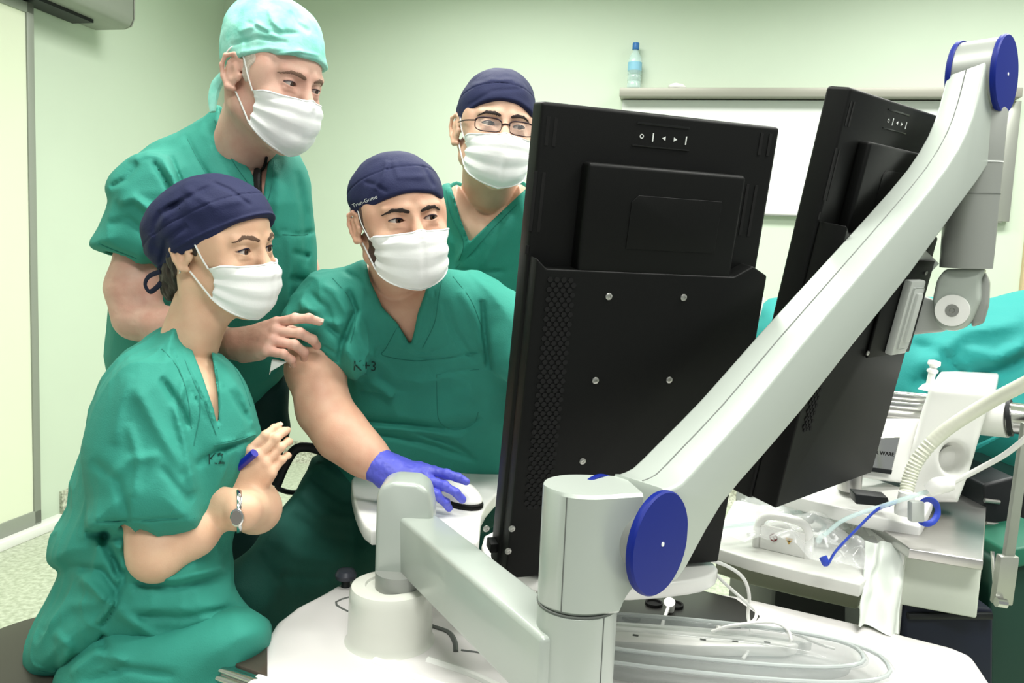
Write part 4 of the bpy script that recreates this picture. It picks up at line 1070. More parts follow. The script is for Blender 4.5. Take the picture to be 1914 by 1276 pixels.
def eyes(H, par, lk=(0, 0), n=28, iris=M_iris):
    """lk: look offset in head-local radians (right, up)"""
    for sx in (1, -1):
        c = H.L(sx*.031, H.ey-.0004, 0); d = np.array([math.sin(lk[0]), math.cos(lk[0])*math.cos(lk[1]), math.sin(lk[1])])@H.M
        r = .0124*H.sc
        m = MB(); m.lathe(c, d, [(r*math.sin(a)+1e-5, -r*math.cos(a)) for a in np.linspace(.01, math.pi-.01, 18)], n); e = m.build('eye', M_eyew, par, angle=None)
        m = MB(); m.lathe(c, d, [(r*1.012*math.sin(a)+1e-5, r*1.012*math.cos(a)) for a in np.linspace(.55, .01, 8)], n); m.build('iris', iris, e, angle=None)
        m = MB(); m.lathe(c, d, [(r*1.02*math.sin(a)+1e-5, r*1.02*math.cos(a)) for a in np.linspace(.22, .01, 6)], 18); m.build('pupil', M_pupil, e, angle=None)
def lashes(H, par, mt, r=.0009, low=False):
    hd = H.sdf()
    for sx in (1, -1):
        pts = []
        for q in np.linspace(-.93, .93, 11):
            x = sx*.031+q*.0145; z = .0006*sx*q+H.open[0]*(1-q*q)
            rr_ = math.sqrt(max(.0142**2-(x-sx*.031)**2-z*z, 1e-8)); pts.append(H.L(x, H.ey+rr_*.97, z+.0003))
        m = MB(); m.tube(pts, r*H.sc, 6, 2); m.build('eyelashes', mt, par)
def march(pts, d0, S, n=60):
    """pts px list -> surface points + normals along the view rays"""
    r = np.array([nrm(ray(x, y)) for x, y in pts]); p = np.array([P(x, y, d0) for x, y in pts])
    for i in range(n): p = p+r*np.clip(S(p)*.8, -.02, .02)[:, None]
    e = 1e-3; d = S(p); g = np.stack([S(p+np.array(a)*e)-d for a in ((1, 0, 0), (0, 1, 0), (0, 0, 1))], 1); g /= np.linalg.norm(g, axis=1)[:, None]+1e-9
    return p, g
def print_on(name, txt, par, S, cx, cy, size_px, ang, d0, m, off=.0012):
    v, f = text_mesh(txt, 1.0, 0.0); a = math.radians(ang); ca, sa = math.cos(a), math.sin(a)
    px = [(cx+size_px*(q[0]*ca-q[1]*sa), cy-size_px*(q[0]*sa+q[1]*ca)) for q in v]
    p, g = march(px, d0, S); p = p+g*off
    n = len(p); ff = [tuple(q) for q in f]
    return mesh_obj(name, p, ff, m, par, smooth=False)
M_stitch = mat('stitch_green', srgb(38, 122, 108), .85)
def seam(par, S, px, d0, r=.0009, mt=None, k=4):
    pts, _ = spline(np.array(px, float), np.zeros(len(px)), k)
    p, g = march(pts, d0, S); ok = np.abs(S(p)) < .002; best = (0, 0); i = 0
    while i < len(ok):
        j = i
        while j < len(ok) and ok[j] and (j == i or np.linalg.norm(p[j]-p[j-1]) < .03): j += 1
        if j-i > best[1]-best[0]: best = (i, j)
        i = max(j, i+1)
    p, g = p[best[0]:best[1]], g[best[0]:best[1]]
    if len(p) < 4: return None
    m = MB(); m.tube(p+g*r*.35, r, 6, 0); return m.build('seam', mt or M_stitch, par)
M_nail = mat('fingernail', srgb(236, 204, 188), .25, coat=.4)
def nails(par, tips, F3, sc=1.0, which=(0, 1, 2, 3)):
    for i in which:
        pos, dv, nn = tips[i]; dv = nrm(dv); nn = nrm(F3[2]-dv*(F3[2]@dv)); side = np.cross(dv, nn)
        m = MB(); m.box(pos+dv*.0015*sc+nn*.0062*sc, [side, dv, nn], (.0042*sc, .0052*sc, .0009*sc), .0008*sc, 2); m.build('fingernail', M_nail, par)
def brows(H, par, mt, th=.0042, arch=.004, zo=.0225, k=0, vis=(1, -1)):
    hd = H.sdf()
    for sx in vis:
        S = SDF(); pts = [(.0125, .094, zo-.0025), (.024, .093, zo+arch*.6), (.038, .084, zo+arch), (.053, .070, zo-.005)]
        rr = [th*.75, th, th*.8, th*.25]
        for i in range(3):
            a = np.array(pts[i])*[sx, 1, 1]; b = np.array(pts[i+1])*[sx, 1, 1]
            def seg(p, a=a, b=b, r0=rr[i], r1=rr[i+1]):
                q = p[:, [0, 2]]; A = a[[0, 2]]; B_ = b[[0, 2]]; t = np.clip(((q-A)@(B_-A))/((B_-A)@(B_-A)), 0, 1)
                return np.linalg.norm(q-A-t[:, None]*(B_-A), axis=1)-(r0+(r1-r0)*t)
            S.u(s_fn(seg), .002)
        def f(p):
            q = H.loc(p); e = S(q)+.0011*vnoise(q*[1.6, .5, .5]+q[:, [2]]*[1.2*sx, 0, 0], 900, 3)
            return np.maximum(np.maximum(e*H.sc, hd(p)-.0007-.0004*vnoise(q*[1.5, .6, .6], 1100, 7)), .03*H.sc-(q[:, 1]*H.sc))
        c = H.L(.032*sx, .085, zo)
        sdf_obj('eyebrow', f, c-.034, c+.034, .0009, mt, par)
def mask(H, par, zs=(-.025, -.084), xs=.064, drop=.0, nose=.0, seed=0, puff=.0, loops=(1,)):
    hd = H.sdf(); n, mrows = 44, 40
    top = [(0, .100, -.010), (0, .119, -.031)]
    fy = np.array([.1065, .114, .1195, .1185, .1145, .108, .0975, .079]); fz = np.array([-.020, -.028, -.040, -.057, -.076, -.095, -.113, -.1245])-drop
    fy = fy+puff
    V = np.zeros((mrows+1, n+1, 3))
    for i in range(mrows+1):
        t = i/mrows; tt = t*7; k = min(int(tt), 6); fr = tt-k
        y0 = fy[k]*(1-fr)+fy[k+1]*fr; z0 = fz[k]*(1-fr)+fz[k+1]*fr
        for j in range(n+1):
            u = -1+2*j/n; au = abs(u)
            ys = .036+.006*math.sin(t*math.pi); zsd = zs[0]+(zs[1]-zs[0])*(t**1.0)
            bl = au**1.9
            x = xs*math.sin(u*math.pi/2*.98)*(1 if True else 1)
            y = y0*(1-bl)+ys*bl
            z = z0*(1-au**1.5)+zsd*au**1.5
            # pleats open at the centre, gathered at the sides
            pl = (abs(((t*3.6+.2) % 1)-.5)*2-.5)*.0042*(.45+.55*au)*(1 if .1 < t < .85 else .3)
            cr = -.0022*math.exp(-(u/.05)**2)*(1 if t > .25 else .3)
            wr = vnoise(np.array([[u*3.0+seed, t*5, seed]]), 1.3, seed)[0]*.0022*(1 if .05 < t < .95 else .3)
            nn = np.array([math.sin(u*1.4), math.cos(u*1.4), 0])
            V[i, j] = np.array([x, y, z])+nn*(pl+wr+cr)
    W_ = H.L(0, 0, 0)+(V.reshape(-1, 3)*H.sc)@H.M
    # keep the cloth outside the face
    for it in range(4):
        d = hd(W_); e = 1e-3
        g = np.stack([hd(W_+np.array(a)*e)-d for a in ((1, 0, 0), (0, 1, 0), (0, 0, 1))], 1)/e; g /= np.linalg.norm(g, axis=1)[:, None]+1e-9
        W_ = W_+g*np.maximum(.0022-d, 0)[:, None]
    cen = H.L(0, 0, -.06); nv = W_-cen; nv /= np.linalg.norm(nv, axis=1)[:, None]
    Wi = W_-nv*.0012; N = n+1; f = []
    for i in range(mrows):
        for j in range(n): k = i*N+j; f.append((k, k+1, k+N+1, k+N))
    tot = len(W_); f2 = [tuple(x+tot for x in q[::-1]) for q in f]
    rim = [j for j in range(N)]+[i*N+n for i in range(1, mrows+1)]+[mrows*N+j for j in range(n-1, -1, -1)]+[i*N for i in range(mrows-1, 0, -1)]
    f3 = [(rim[a], rim[a-1], rim[a-1]+tot, rim[a]+tot) for a in range(len(rim))]
    mo_ = mesh_obj('face_mask', np.concatenate([W_, Wi]), f+f2+f3, M_mask, par, True, 60)
    # hem ridges: top wire and bottom hem
    for row, nm in ((1, 'nose_wire'), (mrows-1, 'hem')):
        m = MB(); m.tube(W_[row*N:(row+1)*N][2:-2:2]+nv[row*N:(row+1)*N][2:-2:2]*.0004, .0014*H.sc, 8, 0); m.build(nm, M_mask, mo_)
    for sx in loops:
        jj = n if sx > 0 else 0
        a = W_[1*N+jj]; b = W_[(mrows-1)*N+jj]
        pts = [a, H.L(sx*.074, .018, .008), H.L(sx*.0775, .003, .026), H.L(sx*.0800, -.014, .0365), H.L(sx*.082, -.03, .024), H.L(sx*.080, -.034, 0), H.L(sx*.078, -.024, -.024), H.L(sx*.074, -.003, -.036), H.L(sx*.071, .014, -.054), b]
        q, _ = spline(np.array(pts), np.zeros(len(pts)), 6)
        for it in range(3):
            d = hd(q); e = 1e-3
            g = np.stack([hd(q+np.array(aa)*e)-d for aa in ((1, 0, 0), (0, 1, 0), (0, 0, 1))], 1)/e; g /= np.linalg.norm(g, axis=1)[:, None]+1e-9
            q = q+g*np.maximum(.0014-d, 0)[:, None]
        m = MB(); m.tube(q, .0016, 8, 0); m.build('ear_loop', M_mask, mo_)
    return mo_
def cap(H, par, mt, zf=.058, zb=-.045, grow=.008, extra=(), fold=None, h=.0022, ear=True, name='surgical_cap', seed=1, tilt=0, side=.0):
    """close-fitting cap above a tilted plane (front height zf, back height zb)"""
    S = SDF(); sc = H.sc
    S.u(s_ell((0, -.008, .037), (.0765+grow, .0965+grow, .080+grow)), 0)
    S.u(s_ell((0, .034, .037), (.060+grow, .0565+grow, .052+grow)), .02)
    for c, r in extra: S.u(s_ell(c, r), .025)
    a = np.array([.095, zf]); b = np.array([-.1, zb])
    nrmv = np.array([-(a[1]-b[1]), a[0]-b[0]]); nrmv = nrmv/np.linalg.norm(nrmv)
    def pl(p):
        zz = p[:, 2]-side*np.abs(p[:, 0])/.075*np.clip(1-(p[:, 1]/.1)**2, 0, 1)-tilt*p[:, 0]
        return -((p[:, 1]-a[0])*nrmv[0]+(zz-a[1])*nrmv[1])
    S.inter(s_fn(pl), .004)
    def dd(p, d):
        w_ = vnoise(p*[1, .6, 1.6], 26, seed)*.0020+vnoise(p, 55, seed+2)*.0009
        return d-w_
    S.disp(dd)
    def f(p):
        q = H.loc(p); d = S(q)*sc
        return fold(p, d, q) if fold else d
    return sdf_obj(name, f, H.L(0, 0, 0)-.2*sc*np.ones(3), H.L(0, 0, 0)+.2*sc*np.ones(3), h, mt, par)
def bandline(q, d, H, zf, zb, w_, amp, s0=.0):
    """groove of a sewn band parallel to the cap edge"""
    z0 = zb+(zf-zb)*(q[:, 1]+.1)/.195
    return d+amp*np.exp(-((q[:, 2]-z0-w_)/.0016)**2)

FING = dict(i=(.042, .026, .020), m=(.046, .029, .021), r=(.043, .027, .021), p=(.034, .021, .018))
def hand(S, wrist, F3, bends, thumb, sc=1.0, spread=(.10, .03, -.05, -.14), k=.004, rad=1.0, fat=1.0):
    """F3 rows: thumbward, along fingers, back-of-hand. bends: 4 triples (rad); thumb: list of 3 local directions"""
    wrist = np.asarray(wrist, float); tips = []
    def Wd(v): return wrist+np.asarray(v, float)*sc@F3
    bx = [.031, .0105, -.0105, -.030]; by = [.086, .090, .086, .078]; lens = [FING[c] for c in 'imrp']; rr = [.0096, .0098, .0092, .0082]
    for i in range(4):
        S.u(s_cap(Wd([bx[i]*.45, .004, -.002]), Wd([bx[i], by[i], 0]), .0165*sc*fat, .0118*sc*fat), .014)
    S.u(s_cap(Wd([.004, .03, -.008]), Wd([.0, .065, -.008]), .02*sc*fat, .016*sc*fat), .014)
    S.u(s_cap(Wd([-.026, .02, -.010]), Wd([-.03, .06, -.008]), .013*sc, .011*sc), .012)
    for i in range(4):
        F_ = SDF(); p0 = np.array([bx[i], by[i], 0.0]); ang = 0; sp = spread[i]
        for j in range(3):
            ang += bends[i][j]; L_ = lens[i][j]
            dv = np.array([math.sin(sp)*math.cos(ang), math.cos(sp)*math.cos(ang), -math.sin(ang)])
            p1 = p0+dv*L_; r0 = rr[i]*(1-.09*j)*rad; r1 = rr[i]*(1-.09*(j+1))*rad
            F_.u(s_cap(Wd(p0), Wd(p1), r0*sc, r1*sc), .002)
            F_.u(s_ell(Wd(p0+np.array([0, 0, .0012])), r0*1.06*sc), .003)
            p0 = p1
        tips.append((Wd(p0), dv@F3, nrm(np.cross(np.array([1, 0, 0]), dv)@F3)))
        mid = Wd([bx[i], by[i]+.03, -.015])
        S.u(s_fn(F_, mid, .11*sc), k)
    p0 = np.array([.022, .016, -.010]); rs = [.0165, .0125, .0112, .0088]
    for j in range(3):
        dv = nrm(thumb[j]); p1 = p0+dv*(.044, .034, .027)[j]
        S.u(s_cap(Wd(p0), Wd(p1), rs[j]*sc, rs[j+1]*sc), .010 if j == 0 else .003); p0 = p1
    tips.append((Wd(p0), dv@F3, None))
    return tips
def limb(S, pts, k=.02):
    for i in range(len(pts)-1):
        (a, ra), (b, rb) = pts[i], pts[i+1]; S.u(s_cap(a, b, ra, rb), k)
def nearcut(polyg, dmax, dmin=0, grow=0):
    poly = smooth_poly(polyg, 1)
    def f(p):
        x, y, z = project(p); return np.maximum(np.maximum(poly_sd(x, y, poly)*z/FOC-grow, z-dmax), dmin-z)
    return s_fn(f)
def cloth_noise(amp, sc, seed, st=(1, 1, 1)):
    st = np.array(st, float)
    return lambda p, d: d-amp*vnoise(p*st, sc, seed)-amp*.4*vnoise(p*st, sc*2.3, seed+5)
def bounds(*pts, pad=.12):
    a = np.array(pts); return a.min(0)-pad, a.max(0)+pad

def crinkle(amp, sc, seed, st=(1, 1, 1), sharp=2.5):
    st = np.array(st, float)
    def g(p, d):
        m_ = np.abs(d) < .04
        if not m_.any(): return d
        q = p[m_]; w_ = np.stack([vnoise(q, sc*.6, seed+k) for k in (1, 2, 3)], 1)*.035
        r = (1-np.abs(vnoise((q+w_)*st, sc, seed)))**sharp; r2 = (1-np.abs(vnoise((q+w_)*st, sc*2.2, seed+9)))**sharp
        gate = np.clip(vnoise(q, sc*.45, seed+20)+.45, 0, 1)
        d = d.copy(); d[m_] -= amp*(r+.45*r2-.45)*gate; return d
    return g
# ------------------------------------------------------------------ person A: woman in front
M_skinA = skin('skin_woman', (226, 187, 156), (219, 175, 146))
M_hairA = mat('hair_brown', srgb(58, 44, 36), .55, bump=.8, bscale=160, var=.4, vscale=120, col2=srgb(30, 22, 18), stretch=(1, 1, .25))
tA = thing('person', 'seated woman in green scrubs and navy cap, arms crossed, at the left front', 'person', P(230, 1250, 1.42)*[1, 1, 0])
MA = rotm(69, -4, 7)
HA = Head(MA, .99, (451, 470), 1.365, open_=(.0062, .0042), neckbase=P(352, 640, 1.43), neck_r=(.045, .050), jaw=.92, eardz=-.006, earx=.7, ear=.9)
torA = [(330, 603), (292, 622), (235, 655), (195, 705), (165, 780), (146, 860), (128, 950), (98, 1010), (92, 1048), (116, 1068), (98, 1110), (70, 1162), (50, 1210), (48, 1244), (62, 1264), (92, 1270), (125, 1262), (190, 1256), (262, 1262), (350, 1243), (430, 1215), (505, 1192), (504, 1158), (472, 1138), (440, 1100), (434, 1060), (430, 1010), (455, 940), (478, 880), (487, 820), (476, 760), (455, 710), (420, 672), (385, 652), (350, 640)]
SA = SDF().u(s_blob(torA, 1.45, .115, T=.16), 0)
slA = [(240, 668), (300, 680), (338, 730), (354, 790), (364, 860), (369, 930), (366, 984), (300, 993), (220, 992), (160, 990), (165, 930), (150, 860), (165, 780), (195, 710)]
SLA = SDF().u(s_blob(slA, lambda x, y: 1.345-.00016*(y-670), .062, T=.075), 0)
SLA.sub(s_cap(P(262, 890, 1.335), P(288, 1055, 1.305), .050, .062), .004)
SA.u(s_fn(SLA, P(265, 830, 1.33), .27), .03)
SA.sub(nearcut([(192, 1170), (230, 1215), (264, 1258), (268, 1330), (100, 1330), (119, 1257), (160, 1215)], 1.52, grow=.0), .002)
bodyA_t = SDF().u(s_blob(torA, 1.45, .115, T=.16), 0).disp(lambda p, d: d+.013)
FA = [([(221, 1122), (206, 1148), (190, 1172)], -.005, 3, 1.1, 1.5), ([(212, 1122), (196, 1145), (180, 1166)], .006, 5, 1.1, 1.5), ([(220, 1115), (238, 1060), (236, 1010)], -.006, 7, 1.1, 1.5), ([(350, 700), (330, 760), (350, 850), (362, 920)], .006, 9, 1.1, 1.45), ([(300, 705), (335, 760), (352, 800)], -.007, 7, 1.1, 1.45), ([(250, 720), (290, 790), (345, 880)], .005, 12, 1.1, 1.45),
      ([(170, 860), (220, 900), (240, 970)], -.005, 10, 1.1, 1.5), ([(200, 900), (240, 860), (300, 850)], .004, 10, 1.1, 1.45), ([(240, 790), (260, 860), (250, 930)], .004, 9, 1.1, 1.45),
      ([(300, 870), (330, 910), (360, 940)], -.004, 7, 1.1, 1.45), ([(162, 974), (240, 973), (366, 966)], -.0022, 2.5, 1.1, 1.42), ([(200, 985), (196, 1015), (215, 1050), (225, 1080)], -.012, 9, 1.1, 1.5),
      ([(160, 995), (240, 1010), (330, 1060)], -.008, 9, 1.1, 1.55), ([(120, 1058), (190, 1065), (215, 1100), (218, 1128)], -.006, 7, 1.1, 1.5), ([(150, 1080), (200, 1120)], .007, 10, 1.1, 1.5),
      ([(230, 1090), (330, 1095), (430, 1075)], -.007, 9, 1.1, 1.5), ([(240, 1060), (320, 1085), (420, 1060)], .008, 10, 1.1, 1.5), ([(215, 1140), (290, 1190), (400, 1195)], .006, 10, 1.1, 1.5), ([(240, 1150), (340, 1155), (450, 1135)], -.005, 8, 1.1, 1.5),
      ([(338, 640), (362, 700), (385, 745), (402, 792)], .0025, 3, 1.1, 1.5), ([(320, 650), (352, 720), (388, 790)], -.0025, 2.2, 1.1, 1.5), ([(400, 690), (415, 720), (405, 700)], .002, 3, 1.1, 1.5),
      ([(395, 700), (430, 735), (470, 790)], -.003, 6, 1.1, 1.5), ([(420, 690), (455, 740), (476, 800)], .003, 6, 1.1, 1.5), ([(365, 870), (410, 840), (465, 820)], -.005, 7, 1.1, 1.5), ([(410, 830), (450, 822), (480, 812)], .003, 4, 1.1, 1.5),
      ([(412, 880), (420, 840), (470, 826)], -.0022, 2.2, 1.1, 1.5), ([(100, 1180), (130, 1210), (110, 1250)], .006, 9, 1.1, 1.5), ([(60, 1235), (90, 1250), (118, 1250)], -.002, 2.5, 1.1, 1.5),
      ([(80, 1175), (130, 1130), (200, 1125)], .005, 12, 1.1, 1.5), ([(245, 700), (225, 760), (215, 830)], .004, 12, 1.1, 1.45)]
SA.disp(cloth_noise(.0035, 9, 3, (1, 1, .7)))
SA.disp(crinkle(.010, 12, 61, (1, 1, .7))); SA.disp(lambda p, d: strokes(d, p, FA))
nkA = HA.neckbase
SA.sub(nearcut([(300, 560), (345, 612), (360, 650), (380, 700), (402, 765), (407, 790), (405, 740), (398, 690), (392, 655), (440, 560)], 1.47, grow=.002), .002)
# arms
eR, wR = P(288, 1030, 1.26), P(420, 935, 1.29)
armA = SDF(); limb(armA, [(P(262, 800, 1.37), .05), (P(275, 935, 1.325), .046), (P(292, 1035, 1.30), .040), (P(360, 995, 1.32), .036), (P(415, 950, 1.365), .026), (P(436, 925, 1.375), .024)], .025)
handF = frame(nrm(P(496, 850, 1.365)-P(436, 922, 1.375)), -CF)         # rows: right, along, back(-CF)
HFr = np.array([nrm(P(470, 850, 1.32)-P(500, 880, 1.32)), handF[1], handF[2]]); HFr[0] = nrm(HFr[0]-HFr[1]*(HFr[0]@HFr[1])); HFr[2] = nrm(np.cross(HFr[0], HFr[1])); HFr[2] *= 1 if HFr[2]@CF < 0 else -1
tipsA = hand(armA, P(440, 920, 1.372), HFr, [(.25, .75, .5), (.32, .85, .5), (.4, .9, .5), (.45, .9, .5)], [(.3, .8, -.6), (.0, .95, -.3), (-.1, .95, -.1)], .86, spread=(-.07, -.02, .03, .08), rad=1.02, k=.003, fat=1.0)
limb(armA, [(P(440, 880, 1.56), .034), (P(478, 942, 1.47), .039), (P(478, 950, 1.40), .040), (P(455, 955, 1.315), .0305)], .02)
LH = np.array([CU*-1, nrm(P(372, 945, 1.335)-P(452, 956, 1.315)), -CF]); LH[0] = nrm(LH[0]-LH[1]*(LH[0]@LH[1])); LH[2] = nrm(np.cross(LH[0], LH[1])); LH[2] *= 1 if LH[2]@CF < 0 else -1
hand(armA, P(448, 956, 1.315), LH, [(.5, .6, .4)]*4, [(.3, .8, -.5), (0, 1, -.2), (0, 1, -.1)], .86, spread=(.02, .0, -.01, -.02), rad=1.02)
# sleeve hollow
def bodyA(p):
    S = SDF(); HA.add_to(S); d = S(p)
    d = smin(d, bodyA_t(p), .008); return d
lo, hi = bounds(HA.O, nkA, pad=.14)
parts = [sdf_mesh(bodyA, lo, np.array([hi[0], hi[1], hi[2]]), .0017)]
lo, hi = P(300, 1100, 1.35)-[.25, .2, .12], P(450, 800, 1.4)+[.18, .25, .12]
parts.append(sdf_mesh(armA, *bounds(P(262, 800, 1.37), P(292, 1060, 1.29), P(510, 840, 1.33), P(500, 945, 1.47), pad=.09), .0022))
v, q = join_meshes(parts); mesh_obj('body', v, q, M_skinA, tA); nails(tA, tipsA, HFr, .86)
sdf_obj('scrub_top', SA, *bounds(P(60, 1290, 1.45), P(500, 600, 1.45), pad=.2), .0038, M_scrub, tA, slack=2.2)
# trousers
trA = SDF().u(s_blob([(120, 1235), (200, 1165), (300, 1160), (440, 1130), (505, 1165), (495, 1230), (420, 1330), (300, 1400), (90, 1400), (95, 1290)], 1.37, .09, T=.11), 0)
limb(trA, [(P(260, 1290, 1.36), .09), (P(470, 1330, 1.33), .075), (P(480, 1330, 1.33)*[1, 1, 0]+[0, 0, .14], .05)], .03)
trA.disp(cloth_noise(.004, 12, 9)); trA.disp(lambda p, d: strokes(d, p, [([(130, 1262), (180, 1220), (240, 1235)], .008, 8, 1, 1.6), ([(150, 1275), (230, 1250), (330, 1262)], -.007, 7, 1, 1.6), ([(190, 1190), (200, 1230)], -.006, 6, 1, 1.6)]))
TRA = trA
sdf_obj('trousers', trA, *bounds(P(100, 1290, 1.37), P(500, 1160, 1.37), P(480, 1330, 1.33)*[1, 1, 0], pad=.17), .006, M_scrub, tA, slack=2.4)
for q_ in (P(520, 1330, 1.33), ):
    m = MB(); b_ = q_*[1, 1, 0]; m.box(b_+[0, 0, .035], [nrm([1, -.3, 0]), nrm([.3, 1, 0]), [0, 0, 1]], (.11, .042, .034), .02, 4); m.build('shoe', M_white2, tA)
# cap: rounded bouffant with wide band
def foldA(p, d, q):
    d = bandline(q, d, HA, .060, -.052, .052, .0022)
    d = d-.0028*np.exp(-((q[:, 2]-(-.052+(.112)*(q[:, 1]+.1)/.195)-.004)/.003)**2)
    return strokes(d, p, [([(305, 395), (345, 372), (400, 345)], -.003, 5, 1.2, 1.5), ([(340, 350), (400, 385), (470, 370)], .002, 8, 1.2, 1.5), ([(282, 440), (300, 400), (345, 375)], -.004, 6, 1.2, 1.5), ([(275, 480), (285, 430), (320, 390)], .003, 7, 1.2, 1.5), ([(300, 500), (310, 450), (350, 420)], -.004, 6, 1.2, 1.5), ([(395, 340), (430, 355), (470, 385)], -.0025, 4, 1.2, 1.5)])
cap(HA, tA, M_cap, zf=.062, zb=-.062, grow=.006, extra=[((0, -.060, .024), (.083, .084, .074)), ((0, -.082, -.004), (.066, .062, .060)), ((0, .0, .060), (.07, .085, .050)), ((.066, -.02, .016), (.028, .034, .03)), ((-.066, -.02, .016), (.028, .034, .03))], fold=foldA, h=.0020, seed=3, side=-.008)
# nape hair, bun and temple hair
def hairA():
    hd = HA.sdf(); S = SDF()
    S.u(s_ell((0, -.05, -.045), (.066, .054, .05)), 0).u(s_ell((.03, -.080, -.078), (.024, .024, .030)), .02).u(s_cap((.03, -.05, -.06), (.035, -.035, -.12), .014, .004), .02)
    S.u(s_ell((.060, .012, .004), (.018, .016, .022)), .004)
    S.u(s_ell((.066, -.030, -.015), (.012, .024, .035)), .01)
    S.disp(lambda p, d: d-.0028*vnoise(p*[1, 1, .35], 110, 3)-.0015*vnoise(p*[1, 1, .4], 260, 5))
    S.sub(s_ell((.083, -.012, 0), (.014, .022, .035)), .004)
    def f(p):
        q = HA.loc(p); d = S(q)*HA.sc
        return np.where(q[:, 1] > -.01, np.maximum(d, hd(p)-.0022), d)
    return f
sdf_obj('hair', hairA(), HA.L(0, -.03, -.04)-.14, HA.L(0, -.03, -.04)+.14, .0022, M_hairA, tA)
m = MB(); m.tube([HA.L(.055, -.085, -.050), HA.L(.055, -.112, -.062), HA.L(.055, -.122, -.078), HA.L(.055, -.112, -.09), HA.L(.055, -.095, -.080), HA.L(.055, -.085, -.07)], .0045, 10, 5, prof=(1, .4)); m.build('cap_tie', M_capd, tA)
m = MB(); q, _ = spline(np.array([HA.L(.088, -.070, .006), HA.L(.088, -.074, -.008), HA.L(.085, -.078, -.026)]), np.zeros(3), 4)
eyes(HA, tA, (-.10, .02)); lashes(HA, tA, M_capd); brows(HA, tA, mat('brow_brown', srgb(96, 72, 56), .7), th=.0036, arch=.004, zo=.022)
mask(HA, tA, seed=1, loops=(1,))
# earring
m = MB(); m.tube([HA.L(.086, -.012, -.034), HA.L(.087, -.009, -.038), HA.L(.086, -.012, -.041)], .0012, 8, 3); m.build('earring', M_chrome, tA)
# eyelash line
# watch
wc_ = P(447, 955, 1.317); wd_ = nrm(-CR*.94-CF*.34)
wa = thing('wristwatch', 'slim steel wristwatch on the crossed arm of the seated woman', 'watch', wc_)
m = MB(); e1 = nrm(np.cross(wd_, CU)); e2 = np.cross(wd_, e1); m.tube([wc_+e1*.0340*math.cos(a)+e2*.0335*math.sin(a) for a in np.linspace(0, 2*math.pi, 40)[:-1]], .0042, 10, 0, False, True, prof=(1, .45)); m.build('band', M_chrome, wa)
fc = wc_-CF*.0345+CR*.010; m = MB(); m.lathe(fc-[0, 0, .002], -CF, [(.0135, 0), (.0145, .002), (.0145, .006), (.012, .0075)], 28, sx=.75, xdir=CR); wf = m.build('case', M_chrome, wa)
m = MB(); m.lathe(fc-CF*.0068-[0, 0, .002], -CF, [(.0115, 0), (.0115, .001)], 24, sx=.75, xdir=CR); m.build('dial', mat('dial_grey', srgb(120, 116, 112), .2), wf)
# pen
pn = thing('blue_pen', 'blue pen held in the fingers of the seated woman', 'pen', P(455, 862, 1.34))
m = MB(); m.tube([P(442, 876, 1.355), P(476, 846, 1.34)], [.0065, .0075], 14, 0); m.build('pen_body', mat('pen_blue', srgb(20, 30, 150), .35), pn)
print_on('chest_print', 'K2', tA, SA, 404, 858, 28, 2, 1.1, M_ink)
for px_ in ([(330, 622), (352, 690), (384, 760), (404, 812)], [(405, 690), (410, 740), (408, 800)], [(362, 832), (374, 770), (372, 722)], [(400, 832), (440, 824), (478, 812)], [(162, 976), (240, 975), (364, 968)], [(292, 640), (334, 690), (352, 750), (358, 800)], [(428, 670), (452, 712), (468, 760)], [(72, 1252), (96, 1256), (116, 1246)]):
    seam(tA, SA, px_, 1.1)
# ------------------------------------------------------------------ generic garment / body assembly
def person(label, base):
    return thing('person', label, 'person', base*[1, 1, 0])
# ------------------------------------------------------------------ person C: seated man with glove
M_skinC = skin('skin_seated_man', (220, 177, 150), (212, 162, 136))
M_stub = mat('stubble', srgb(92, 70, 58), .75, bump=.6, bscale=500, var=.3, vscale=300)
tC = person('seated man in green scrubs with navy cap and violet glove, hand on the mouse', P(700, 1000, 1.65))
MC = rotm(25, -2, 9)
HC = Head(MC, 1.03, (739, 413), 1.43, open_=(.0046, .0032), neckbase=P(740, 530, 1.67), neck_r=(.057, .052), jaw=1.08)
torC = [(690, 484), (640, 502), (590, 525), (560, 560), (575, 640), (610, 700), (622, 780), (600, 850), (640, 930), (760, 960), (900, 960), (1010, 900), (1010, 640), (990, 570), (940, 540), (880, 512), (830, 498), (790, 492), (740, 520)]
dC = lambda x, y: 1.66+.00085*(np.clip(y, 480, 1000)-520)
SC_ = SDF().u(s_blob(torC, dC, .10, T=.12), 0)
chest_only = [o for o in SC_.ops]
SLC = SDF().u(s_blob([(610, 515), (560, 538), (534, 568), (523, 592), (536, 628), (551, 660), (590, 667), (632, 690), (662, 702), (690, 660), (690, 590), (665, 530)], 1.64, .045, T=.08), 0)
SLC.sub(s_cap(P(591, 660, 1.635), P(588, 740, 1.62), .0565, .0625), .003)
SC_.u(s_fn(SLC, P(592, 600, 1.64), .17), .03)
SC_.u(s_blob([(880, 512), (940, 543), (1010, 600), (1000, 720), (925, 702), (905, 640), (912, 580)], 1.66, .05, T=.07), .02)
bodyC_t = SDF(); bodyC_t.ops = chest_only; bodyC_t = (lambda T_: (lambda p: T_(p)+.012))(bodyC_t)
